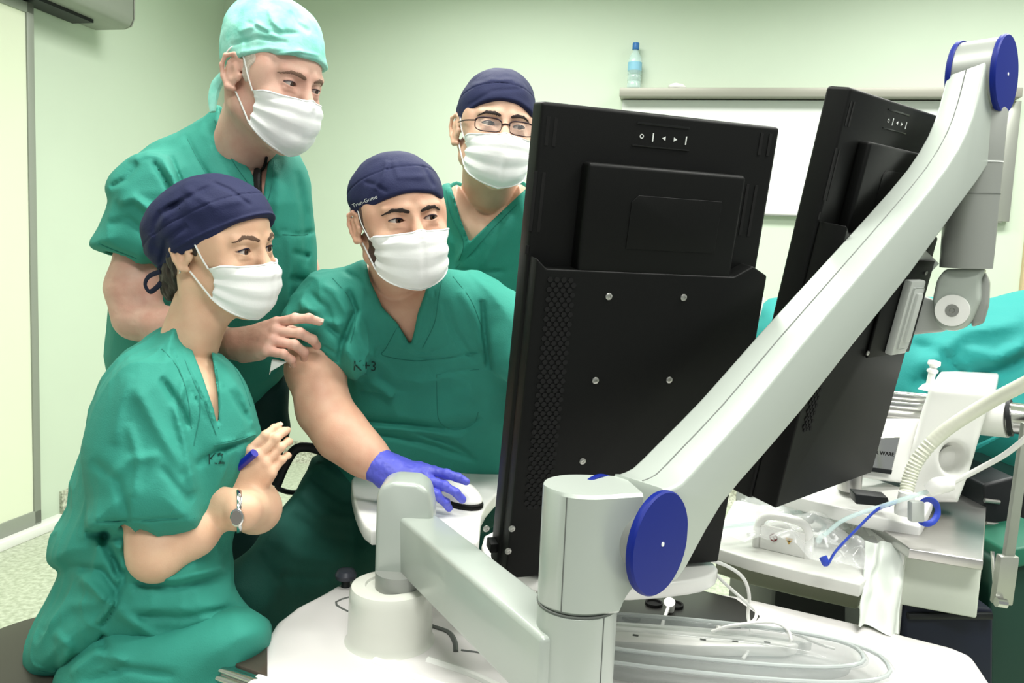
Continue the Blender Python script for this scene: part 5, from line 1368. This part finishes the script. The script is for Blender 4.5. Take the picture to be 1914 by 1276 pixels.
FC = [([(700, 520), (740, 590), (775, 640), (800, 622)], .0025, 3, 1.3, 1.72), ([(694, 505), (712, 560), (742, 612), (775, 655), (800, 660), (850, 640)], -.002, 2.2, 1.3, 1.72), ([(810, 500), (795, 560), (785, 610), (775, 640)], .0025, 3, 1.3, 1.72), ([(822, 505), (810, 560), (806, 600), (790, 645)], -.002, 2.2, 1.3, 1.72),
      ([(650, 540), (665, 580), (640, 640), (632, 680)], -.008, 6, 1.3, 1.72), ([(560, 560), (600, 600), (640, 610)], .005, 8, 1.3, 1.72), ([(540, 590), (590, 590), (650, 640)], -.005, 6, 1.3, 1.72), ([(575, 545), (610, 575), (625, 620)], -.004, 6, 1.3, 1.72), ([(552, 632), (590, 640), (634, 664)], -.0022, 2.5, 1.3, 1.72),
      ([(640, 640), (700, 720), (760, 760), (830, 770)], .007, 14, 1.3, 1.72), ([(660, 600), (690, 660), (740, 700)], .004, 10, 1.3, 1.72), ([(650, 782), (740, 790), (830, 800)], -.011, 7, 1.3, 2.0), ([(650, 805), (740, 815), (800, 830), (890, 860)], -.009, 6, 1.3, 2.0), ([(650, 795), (760, 803), (870, 820)], .006, 6, 1.3, 2.0),
      ([(775, 808), (830, 822), (880, 850)], -.008, 5, 1.3, 2.0), ([(820, 800), (870, 800), (900, 780)], -.006, 6, 1.3, 2.0), ([(740, 664), (830, 672), (900, 655)], -.0022, 2.2, 1.3, 1.72), ([(816, 700), (895, 688)], -.0022, 2, 1.3, 1.72), ([(816, 700), (818, 760), (825, 790), (850, 800), (880, 790), (892, 760)], -.002, 2.2, 1.3, 1.72),
      ([(860, 540), (890, 600), (905, 660)], .005, 9, 1.3, 1.72), ([(830, 560), (850, 620), (890, 680)], -.004, 7, 1.3, 1.72), ([(900, 560), (905, 620), (915, 690)], -.009, 6, 1.3, 1.72), ([(700, 700), (760, 745), (850, 750)], -.004, 9, 1.3, 1.72), ([(680, 780), (690, 740), (660, 700)], .004, 8, 1.3, 1.72),
      ([(600, 530), (625, 545), (650, 590)], .004, 7, 1.3, 1.72), ([(640, 505), (668, 520), (690, 550)], -.003, 4, 1.3, 1.72)]
SC_.disp(cloth_noise(.0035, 9, 21, (1, 1, .8))); SC_.disp(crinkle(.012, 11, 71, (1, 1, .9))); SC_.disp(lambda p, d: strokes(d, p, FC))
SC_.sub(nearcut([(684, 440), (686, 490), (692, 522), (716, 574), (744, 604), (767, 642), (773, 620), (780, 585), (794, 545), (803, 500), (800, 440)], 1.72, grow=.001), .002)
armC = SDF(); limb(armC, [(P(600, 600, 1.64), .056), (P(590, 690, 1.625), .055), (P(606, 765, 1.60), .049), (P(640, 812, 1.58), .0485), (P(680, 848, 1.57), .0385), (P(716, 876, 1.56), .0315)], .03)
gf = nrm(P(850, 918, 1.50)-P(722, 876, 1.555))
gb_ = nrm(np.array([-.10, -.75, .85])); gb_ = nrm(gb_-gf*(gb_@gf)); gt_ = np.cross(gb_, gf)
GF = np.array([gt_, gf, gb_])
if GF[0]@CF < 0: GF[0] *= -1
GL = SDF(); hand(GL, P(722, 879, 1.555), GF, [(.05, .22, .25), (.15, .40, .40), (.30, .6, .5), (.40, .8, .6)], [(.55, .8, -.35), (.25, .95, -.3), (.0, .98, -.25)], .90, spread=(.16, .03, .01, .0), rad=1.16, fat=1.14)
limb(GL, [(P(706, 868, 1.56), .0355), (P(732, 884, 1.555), .033), (P(752, 890, 1.55), .030)], .012)
GL_ax = nrm(P(732, 884, 1.555)-P(690, 855, 1.57))
GL.disp(lambda p, d: d-.0012*vnoise(p@GF.T*[1, .4, 1], 90, 2)-.0006*vnoise(p, 220, 4))
GL.inter(s_fn(lambda p: -(p-P(706, 868, 1.56))@GL_ax-.001), .0)
def bodyC(p):
    S = SDF(); HC.add_to(S); return smin(S(p), bodyC_t(p), .006)
lo, hi = bounds(HC.O, HC.neckbase, P(760, 645, 1.55), pad=.13)
parts = [sdf_mesh(bodyC, lo, hi, .0018), sdf_mesh(armC, *bounds(P(600, 600, 1.6), P(716, 880, 1.53), pad=.09), .003)]
armC2 = SDF(); limb(armC2, [(P(985, 620, 1.70), .050), (P(1005, 740, 1.73), .046), (P(1020, 800, 1.70), .042), (P(1030, 850, 1.67), .034), (P(1035, 878, 1.65), .028)], .02)
hand(armC2, P(1036, 880, 1.648), np.array([nrm([-1, .1, 0]), nrm([.1, -1, -.15]), nrm([0, -.15, 1])]), [(.2, .3, .3)]*4, [(.6, .75, -.2), (.3, .95, -.2), (0, 1, -.2)], .9)
parts.append(sdf_mesh(armC2, *bounds(P(965, 620, 1.7), P(1030, 800, 1.70), P(1040, 930, 1.45), pad=.08), .004))
v, q = join_meshes(parts); mesh_obj('body', v, q, M_skinC, tC)
sdf_obj('glove', GL, *bounds(P(716, 880, 1.53), P(850, 920, 1.5), pad=.09), .0018, M_glove, tC)
sdf_obj('scrub_top', SC_, *bounds(P(525, 950, 1.6), P(1010, 490, 1.9), pad=.16), .0042, M_scrub, tC, slack=2.0)
print_on('chest_print', 'K+3', tC, SC_, 682, 684, 26, -2, 1.4, M_ink)
trC = SDF().u(s_blob([(600, 845), (572, 880), (545, 930), (500, 980), (452, 1050), (425, 1110), (470, 1160), (560, 1160), (650, 1110), (720, 1060), (820, 1010), (930, 980), (930, 870), (760, 850)], lambda x, y: 2.0-.0016*np.clip(660-x, 0, 230), .085, T=.10), 0)
kneeC = P(460, 1105, 1.66); limb(trC, [(kneeC, .07), (kneeC*[1, 1, 0]+[.05, .12, .30], .06), (kneeC*[1, 1, 0]+[.05, .14, .10], .055)], .03)
FCt = [([(560, 920), (600, 960), (680, 975)], .007, 9, 1.3, 2.0), ([(580, 890), (640, 935), (700, 940)], -.007, 7, 1.3, 2.0), ([(540, 960), (600, 1000), (680, 1020)], -.006, 9, 1.3, 2.0), ([(500, 1000), (560, 1040), (650, 1050)], .006, 12, 1.3, 2.0), ([(480, 1030), (520, 1080), (620, 1080)], -.005, 9, 1.3, 2.0), ([(590, 865), (650, 900), (700, 905)], .006, 7, 1.3, 2.0)]
trC.disp(cloth_noise(.0035, 10, 12)); trC.disp(lambda p, d: strokes(d, p, FCt))
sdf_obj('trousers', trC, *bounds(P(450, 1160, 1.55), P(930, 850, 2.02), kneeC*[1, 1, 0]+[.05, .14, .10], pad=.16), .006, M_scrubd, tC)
b_ = kneeC*[1, 1, 0]+[.07, .08, 0]
m = MB(); m.box(b_+[0, 0, .035], np.eye(3), (.045, .12, .034), .02, 4); m.build('shoe', M_white2, tC)
def foldC(p, d, q):
    d = bandline(q, d, HC, .050, -.020, .050, .0020)
    return strokes(d, p, [([(725, 300), (715, 330), (700, 355)], .0025, 5, 1.3, 1.6), ([(735, 300), (745, 330), (800, 330)], .002, 6, 1.3, 1.6), ([(680, 340), (700, 345), (725, 360)], -.002, 4, 1.3, 1.6), ([(790, 310), (800, 330), (812, 350)], -.002, 4, 1.3, 1.6)])
cap(HC, tC, M_cap, zf=.047, zb=-.04, grow=.004, extra=[((0, -.03, .050), (.079, .082, .058))], fold=foldC, seed=8, side=-.004)
def capC_s(p):
    q = HC.loc(p); S = SDF().u(s_ell((0, -.008, .037), (.0805, .1005, .084)), 0).u(s_ell((0, .034, .037), (.064, .0605, .056)), .02).u(s_ell((0, -.03, .050), (.079, .082, .058)), .025); return S(q)*HC.sc
print_on('cap_print', 'Trun-Gome', tC, capC_s, 684, 376, 10, 21, 1.35, M_mark, off=.0028)
m = MB(); p_, g_ = march([(819, 335), (826, 348), (823, 362)], 1.35, capC_s); 
eyes(HC, tC, (-.30, .0)); lashes(HC, tC, M_capd, r=.0007)
brows(HC, tC, mat('brow_black', srgb(48, 36, 32), .7), th=.0036, arch=.002, zo=.0165)
mask(HC, tC, seed=4, loops=(1, -1), xs=.066)
def hairpatch(H, prims, par, mt, name, hh=.0016, thick=.0014, amp=.0006):
    hd = H.sdf(); S = SDF()
    for c, r in prims: S.u(s_ell(c, r), .008)
    cs = np.array([c for c, r in prims]).mean(0)
    def f(p): q = H.loc(p); return np.maximum(S(q)*H.sc, hd(p)-thick-amp*vnoise(q*[1, 1, .5], 300, 2))
    c = H.L(*cs); sdf_obj(name, f, c-.09, c+.09, hh, mt, par)
hairpatch(HC, [((.066, .018, .012), (.022, .014, .022)), ((.066, .02, -.02), (.02, .012, .02)), ((.058, .03, -.055), (.024, .02, .026)), ((.04, .05, -.09), (.03, .022, .022))], tC, M_stub, 'beard')
# ------------------------------------------------------------------ person B: older man standing behind
M_skinB = skin('skin_older_man', (222, 180, 160), (213, 162, 144))
tB = person('older man in green scrubs and pale teal cap, leaning over behind the seated woman', P(430, 900, 1.75))
MBm = rotm(61, -14, -1)
HB = Head(MBm, 1.06, (537, 155), 1.50, open_=(.0042, .0032), neckbase=P(452, 290, 1.66), neck_r=(.056, .060), jaw=1.05, ear=.98)
dB = lambda x, y: 1.72+.00030*(np.clip(y, 380, 820)-380)
torB = [(410, 196), (380, 220), (330, 248), (280, 270), (232, 312), (206, 350), (212, 440), (215, 500), (200, 600), (198, 700), (260, 800), (400, 820), (530, 700), (575, 600), (589, 540), (591, 470), (584, 400), (577, 335), (560, 296), (535, 276), (500, 282), (470, 270), (430, 230)]
SB = SDF().u(s_blob(torB, dB, .11, T=.14), 0); tb_ops = list(SB.ops)
SLB = SDF().u(s_blob([(275, 282), (216, 318), (198, 350), (202, 378), (184, 425), (168, 458), (200, 474), (232, 488), (266, 500), (320, 470), (360, 400), (345, 310)], 1.62, .05, T=.085), 0)
SLB.sub(s_cap(P(256, 455, 1.635), P(250, 530, 1.62), .054, .060), .003)
SB.u(s_fn(SLB, P(265, 390, 1.62), .24), .03)
TB0 = SDF(); TB0.ops = tb_ops; bodyB_t = lambda p: TB0(p)+.012
limb(SB, [(P(530, 350, 1.80), .058), (P(541, 500, 1.87), .052)], .03)
FB = [([(285, 300), (310, 340), (330, 380)], -.009, 5, 1.4, 1.75), ([(318, 290), (335, 330), (350, 380)], -.006, 5, 1.4, 1.75), ([(300, 292), (322, 330), (340, 370)], .005, 5, 1.4, 1.75), ([(240, 300), (275, 290), (300, 292)], .004, 5, 1.4, 1.75), ([(205, 350), (235, 335), (260, 305)], -.005, 5, 1.4, 1.75),
      ([(220, 380), (250, 370), (290, 400)], .005, 9, 1.4, 1.75), ([(200, 420), (240, 410), (280, 440)], -.004, 8, 1.4, 1.75), ([(172, 448), (215, 466), (262, 484)], -.002, 2.5, 1.4, 1.75), ([(345, 250), (370, 300), (400, 345), (430, 380)], -.003, 5, 1.4, 1.75), ([(400, 215), (415, 260), (440, 305), (470, 345), (486, 385)], .0025, 3, 1.4, 1.75), ([(385, 225), (398, 270), (425, 320), (460, 365)], -.002, 2.5, 1.4, 1.75),
      ([(510, 300), (520, 360), (515, 440)], .005, 10, 1.4, 1.75), ([(555, 320), (570, 400), (572, 500)], -.005, 7, 1.4, 1.75), ([(540, 430), (545, 500), (540, 600)], .005, 9, 1.4, 1.75), ([(520, 430), (560, 438), (590, 432)], -.003, 4, 1.4, 1.75), ([(540, 520), (575, 525), (590, 545)], -.006, 7, 1.4, 1.75), ([(545, 470), (580, 480)], -.005, 5, 1.4, 1.75)]
SB.disp(cloth_noise(.0035, 8, 31)); SB.disp(crinkle(.008, 10, 81, (1, 1, .8))); SB.disp(lambda p, d: strokes(d, p, FB))
SB.sub(nearcut([(400, 150), (411, 200), (414, 232), (428, 260), (446, 290), (469, 318), (484, 352), (489, 380), (494, 345), (500, 305), (508, 280), (510, 200)], 1.70, grow=.001), .002)
armB = SDF(); limb(armB, [(P(270, 440, 1.64), .050), (P(250, 540, 1.625), .050), (P(256, 592, 1.62), .042), (P(330, 618, 1.585), .040), (P(400, 640, 1.555), .031), (P(436, 642, 1.535), .029)], .025)
HBf = nrm(P(510, 628, 1.505)-P(436, 642, 1.535)); HBt = nrm(CU*.80+CF*.55+CR*.05); HBt = nrm(HBt-HBf*(HBt@HBf)); HBb = np.cross(HBt, HBf); HBb *= (1 if HBb@CF < 0 else -1)
HBF = np.array([HBt, HBf, HBb])
tipsB = hand(armB, P(440, 642, 1.535), HBF, [(.0, .30, .55), (.35, .8, .6), (.5, .95, .7), (.5, .9, .6)], [(.5, .75, -.5), (.1, .9, -.4), (-.2, .95, -.3)], 1.0, spread=(.04, -.02, -.05, -.10), rad=1.12, k=.003)
armB.disp(lambda p, d: d-.0003*vnoise(p, 120, 5)-.0002*vnoise(p, 260, 6))
def bodyB(p):
    S = SDF(); HB.add_to(S); return smin(S(p), bodyB_t(p), .006)
parts = [sdf_mesh(bodyB, *bounds(HB.O, HB.neckbase, P(480, 380, 1.6), pad=.13), .0018), sdf_mesh(armB, *bounds(P(240, 420, 1.66), P(590, 680, 1.50), pad=.08), .0020)]
armB2 = SDF(); limb(armB2, [(P(552, 470, 1.88), .045), (P(590, 600, 1.96), .04), (P(630, 660, 1.99), .033), (P(680, 700, 2.0), .027)], .02)
hand(armB2, P(684, 703, 2.0), np.array([nrm([0, 0, 1]), nrm([1, .2, -.3]), nrm([-.2, 1, .05])]), [(.3, .4, .3)]*4, [(.5, .8, -.3), (.2, .95, -.2), (0, 1, -.1)], 1.0)
parts.append(sdf_mesh(armB2, *bounds(P(548, 470, 1.88), P(690, 720, 2.0), P(820, 740, 2.0), pad=.08), .004))
v, q = join_meshes(parts); mesh_obj('body', v, q, M_skinB, tB); nails(tB, tipsB, HBF, 1.0)
sdf_obj('scrub_top', SB, *bounds(P(170, 820, 1.7), P(590, 190, 1.72), pad=.18), .0045, M_scrub, tB, slack=2.0)
trB = SDF(); hipB = P(400, 760, 1.80)
limb(trB, [(P(350, 790, 1.88), .12), (P(425, 790, 1.92), .12)], .02)
for px_, dd__ in ((320, 1.92), (420, 2.02)):
    h0 = P(px_, 820, dd__); f0 = h0*[1, 1, 0]
    limb(trB, [(h0, .10), (f0+[.02, 0, .45], .075), (f0+[0, .02, .1], .06)], .03)
limb(trB, [(P(490, 730, 1.84), .06), (P(500, 800, 1.88), .045), (P(500, 870, 1.92), .030)], .02)
trB.disp(cloth_noise(.004, 9, 41))
sdf_obj('trousers', trB, *bounds(P(300, 790, 1.78), P(520, 700, 1.8), P(320, 820, 1.92)*[1, 1, 0], P(420, 820, 2.02)*[1, 1, 0], pad=.17), .008, mat('trousers_dark_teal_shaded', srgb(8, 52, 50), .8, bump=.2, bscale=300), tB)  # dark cloth, deepened further by shadow put into the colour
for px_, dd__ in ((320, 1.92), (420, 2.02)):
    b_ = P(px_, 820, dd__)*[1, 1, 0]; m = MB(); m.box(b_+[.04, 0, .035], np.eye(3), (.12, .045, .034), .02, 4); m.build('shoe', M_white2, tB)
def foldB(p, d, q):
    return strokes(d, p, [([(445, 60), (480, 45), (520, 70)], .0035, 5, 1.3, 2.0), ([(460, 40), (500, 60), (560, 62)], -.003, 4, 1.3, 2.0), ([(440, 100), (500, 90), (570, 98)], .0025, 5, 1.3, 2.0), ([(430, 85), (480, 70), (540, 80)], -.003, 4, 1.3, 2.0), ([(435, 122), (500, 105), (560, 95), (596, 104)], .003, 3, 1.3, 2.0), ([(500, 15), (510, 40), (530, 60)], .003, 5, 1.3, 2.0), ([(540, 20), (555, 45), (580, 60)], -.003, 5, 1.3, 2.0), ([(455, 75), (450, 100), (440, 120)], .003, 4, 1.3, 2.0)])
cap(HB, tB, M_capt, zf=.050, zb=-.012, grow=.006, extra=[((0, -.028, .078), (.075, .082, .066)), ((0, .01, .08), (.062, .062, .056))], fold=foldB, seed=14, side=.004)
m = MB(); m.tube([HB.L(.02, -.098, -.01), HB.L(.02, -.115, -.035), HB.L(.025, -.112, -.06), HB.L(.03, -.10, -.085)], [.010, .014, .012, .007], 10, 5, prof=(1, .5)); m.build('cap_tie', M_capt, tB)
eyes(HB, tB, (-.25, -.1)); lashes(HB, tB, M_capd, r=.0006); brows(HB, tB, mat('brow_grey', srgb(128, 98, 82), .75), th=.0036, arch=.002, zo=.0175)
mask(HB, tB, seed=7, loops=(1, -1), xs=.066)
hairpatch(HB, [((.064, .02, .022), (.022, .018, .016)), ((.066, .018, .0), (.02, .010, .018))], tB, mat('hair_white', srgb(205, 190, 176), .7, bump=.6, bscale=300), 'sideburn')
# lanyard
lb = P(482, 345, 1.58)
ly = thing('black_lanyard', 'black clip and cord hanging at the neck opening of the older man', 'lanyard', lb)
TBs = lambda p: SB(p)
pp, gg = march([(480, 318), (481, 345), (484, 372)], 1.4, lambda p: np.minimum(SB(p), bodyB(p)))
m = MB(); m.tube(pp+gg*.006, [.008, .0095, .006], 12, 4); m.build('clip', M_cord, ly)
pp, gg = march([(497, 292), (492, 310), (484, 325)], 1.4, lambda p: np.minimum(SB(p), bodyB(p)))
m = MB(); m.tube(pp+gg*.003, .003, 8, 4); m.build('cord', M_cord, ly)
# small white tissue under the hand
tw = P(518, 682, 1.60)
m = MB(); m.prism([P(x, y, 1.50) for x, y in ((508, 672), (536, 676), (516, 688), (505, 694), (503, 700))], [0, .006, 0], .001); tag(m.build('paper_slip', M_white2), 'tiny white paper slip pinched below the hand of the older man', 'paper')
# ------------------------------------------------------------------ person D: man with glasses at the back
M_skinD = skin('skin_back_man', (224, 184, 158), (216, 172, 146))
tD = person('standing man with glasses, navy cap and white mask behind the big monitor', P(930, 900, 2.0))
MD = rotm(14, -1, -3)
HD = Head(MD, 1.08, (912, 232), 1.74, open_=(.0046, .0032), neckbase=P(915, 352, 1.92), neck_r=(.058, .062), jaw=1.02, ear=1.0)
torD = [(862, 338), (840, 342), (824, 351), (814, 400), (812, 520), (832, 700), (1060, 700), (1085, 420), (1050, 372), (1000, 350), (965, 335), (915, 380)]
SD = SDF().u(s_blob(torD, lambda x, y: 1.96+.0007*(np.clip(y, 330, 750)-400), .10, T=.13), 0); TD0 = SDF(); TD0.ops = list(SD.ops); bodyD_t = lambda p: TD0(p)+.012
limb(SD, [(P(862, 400, 2.05), .062), (P(862, 530, 2.14), .058)], .03); limb(SD, [(P(1040, 400, 2.05), .062), (P(1048, 530, 2.14), .058)], .03)
FD = [([(840, 346), (855, 390), (874, 446), (860, 480)], .0025, 3, 1.7, 2.0), ([(970, 365), (920, 412), (880, 452), (850, 490)], .003, 3, 1.7, 2.0), ([(968, 385), (925, 430), (890, 470), (850, 500)], -.0025, 2.5, 1.7, 2.0), ([(955, 400), (930, 450), (900, 500)], .004, 7, 1.7, 2.0), ([(830, 400), (850, 450), (850, 500)], -.004, 8, 1.7, 2.0), ([(840, 360), (850, 420), (862, 460)], -.002, 2.5, 1.7, 2.0), ([(845, 500), (890, 510), (945, 505)], -.003, 4, 1.7, 2.0)]
SD.disp(cloth_noise(.003, 8, 51)); SD.disp(crinkle(.005, 10, 91)); SD.disp(lambda p, d: strokes(d, p, FD))
SD.sub(nearcut([(840, 280), (843, 345), (850, 368), (862, 410), (878, 451), (915, 415), (966, 367), (990, 345), (990, 280)], 1.95, grow=.001), .002)
def bodyD(p):
    S = SDF(); HD.add_to(S); return smin(S(p), bodyD_t(p), .006)
parts = [sdf_mesh(bodyD, *bounds(HD.O, HD.neckbase, P(880, 460, 1.9), pad=.13), .0022)]
for x0_, x1_ in ((862, 890), (1048, 1020)):
    a_ = SDF(); limb(a_, [(P(x0_, 500, 2.12), .046), (P(x0_, 600, 2.16), .042), (P(x1_, 680, 2.10), .034), (P(x1_, 730, 2.04), .027)], .02)
    hand(a_, P(x1_, 734, 2.035), np.array([nrm([0, -1, -.3]), nrm([0, -.3, -1]), nrm([-1 if x0_ < 900 else 1, 0, 0])]), [(.3, .4, .3)]*4, [(.5, .8, -.3), (.2, .95, -.2), (0, 1, -.1)], 1.0)
    parts.append(sdf_mesh(a_, *bounds(P(x0_, 500, 2.12), P(x1_, 800, 2.0), pad=.09), .004))
v, q = join_meshes(parts); mesh_obj('body', v, q, M_skinD, tD)
sdf_obj('scrub_top', SD, *bounds(P(800, 700, 1.96), P(1085, 335, 1.96), P(900, 700, 2.2), pad=.15), .005, M_scrub, tD, slack=1.8)
trD = SDF(); 
for px_ in (880, 990):
    h0 = P(px_, 720, 2.2); f0 = h0*[1, 1, 0]; limb(trD, [(h0, .10), (f0+[0, 0, .45], .07), (f0+[0, 0, .1], .055)], .03)
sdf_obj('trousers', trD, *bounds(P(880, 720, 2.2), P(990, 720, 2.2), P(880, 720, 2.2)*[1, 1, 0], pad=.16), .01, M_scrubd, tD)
for px_ in (880, 990):
    b_ = P(px_, 720, 2.2)*[1, 1, 0]; m = MB(); m.box(b_+[0, -.05, .035], np.eye(3), (.045, .12, .034), .02, 4); m.build('shoe', M_white2, tD)
def foldD(p, d, q):
    d = bandline(q, d, HD, .050, -.010, .036, .0018)
    return strokes(d, p, [([(880, 160), (920, 150), (960, 150)], .002, 5, 1.6, 1.9), ([(870, 200), (920, 170), (980, 165)], -.0015, 4, 1.6, 1.9)])
cap(HD, tD, M_cap, zf=.047, zb=-.035, grow=.006, extra=[((-.012, -.02, .075), (.062, .07, .052))], fold=foldD, seed=22, side=-.01)
m = MB(); m.tube([HD.L(-.078, -.03, .055), HD.L(-.092, -.03, .035), HD.L(-.095, -.03, .01)], .004, 8, 4, prof=(1, .5)); m.build('cap_tie', M_capd, tD)
eyes(HD, tD, (-.3, -.05)); lashes(HD, tD, M_capd, r=.0008); brows(HD, tD, mat('brow_black', srgb(48, 36, 32), .7), th=.0034, arch=.002, zo=.0195)
mask(HD, tD, seed=9, loops=(1, -1), xs=.066)
# glasses
m = MB()
def gl(sx):
    c = np.array([sx*.034, .0985, -.004]); o = []
    for a in np.linspace(0, 2*math.pi, 28)[:-1]:
        x = .0265*np.sign(math.cos(a))*abs(math.cos(a))**.6; z = .0135*np.sign(math.sin(a))*abs(math.sin(a))**.6
        o.append(HD.L(c[0]+x, c[1]-abs(c[0]+x)**2*2.2, c[2]+z))
    return o
M_gf = mat('spectacle_frame', srgb(44, 26, 34), .35, .4)
gp = None
for sx in (1, -1):
    m = MB(); m.tube(gl(sx), .0011, 8, 0, False, True); rim_ = m.build('spectacle_rim', M_gf, tD)
    o = gl(sx); m = MB(); m.tube(o[1:13], .0017, 8, 0); m.build('upper_bar', M_gf, rim_)
    mesh_obj('lens', o, [tuple(range(len(o)))], mat('lens_clear', (.95, .97, 1), .03, alpha=.10, spec=.6), rim_, smooth=False)
    m = MB(); m.tube([HD.L(sx*.0605, .090, .002), HD.L(sx*.075, .06, .004), HD.L(sx*.081, .01, .006)], .0016, 8, 3); m.build('spectacle_arm', M_gf, tD)
m = MB(); m.tube([HD.L(.009, .0985, -.001), HD.L(0, .101, .001), HD.L(-.009, .0985, -.001)], .0014, 8, 3); m.build('spectacle_bridge', M_gf, tD)
# ------------------------------------------------------------------ chair under the seated man
ch = thing('swivel_chair', 'black swivel chair with a looped arm rest under the seated man', 'chair', P(720, 1000, 1.8)*[1, 1, 0])
cs_ = P(740, 980, 2.28)
m = MB(); m.box([cs_[0], cs_[1], .47], np.eye(3), (.22, .22, .04), .03, 4); m.build('seat', M_darkm, ch)
m = MB(); m.lathe([cs_[0], cs_[1], .08], [0, 0, 1], [(.03, 0), (.03, .36)], 20); m.build('column', M_chrome, ch)
for k in range(5):
    a = k*2*math.pi/5+.3; m = MB(); m.tube([[cs_[0], cs_[1], .09], [cs_[0]+.27*math.cos(a), cs_[1]+.27*math.sin(a), .04]], [.02, .015], 12, 0); m.build('leg', M_darkm, ch)
m = MB(); m.tube([P(610, 845, 1.85), P(578, 836, 1.83), P(552, 840, 1.82), P(532, 870, 1.82), P(516, 908, 1.82)], .011, 12, 5, prof=(1, .45)); m.build('arm_rest', M_darkm, ch)
m = MB(); m.tube([P(516, 908, 1.82), P(525, 915, 1.82), P(550, 920, 1.86), P(590, 912, 2.0), P(700, 950, 2.1)], .006, 8, 5); m.build('arm_bracket', M_darkm, ch)

for px_ in ([(742, 612), (722, 650), (716, 664), (775, 674), (835, 668), (905, 658)], [(816, 700), (856, 694), (896, 690)], [(816, 700), (817, 750), (822, 788), (850, 803), (884, 792), (894, 770)], [(704, 506), (718, 556), (746, 604), (770, 652), (800, 660)], [(830, 505), (820, 556), (812, 604), (790, 650)], [(622, 520), (652, 556), (664, 600), (655, 640)], [(545, 640), (590, 652), (632, 676)], [(846, 516), (880, 560), (900, 610)]):
    seam(tC, SC_, px_, 1.3)
for px_ in ([(345, 248), (366, 290), (392, 336), (410, 365)], [(398, 212), (414, 262), (440, 308), (466, 346), (486, 392)], [(172, 450), (215, 468), (255, 483)], [(512, 300), (508, 350), (494, 395)], [(528, 438), (560, 440), (590, 434)]):
    seam(tB, SB, px_, 1.4)
for px_ in ([(834, 356), (842, 400), (866, 452), (858, 486)], [(966, 382), (920, 428), (884, 470), (852, 500)], [(850, 500), (890, 508), (935, 506)]):
    seam(tD, SD, px_, 1.6)
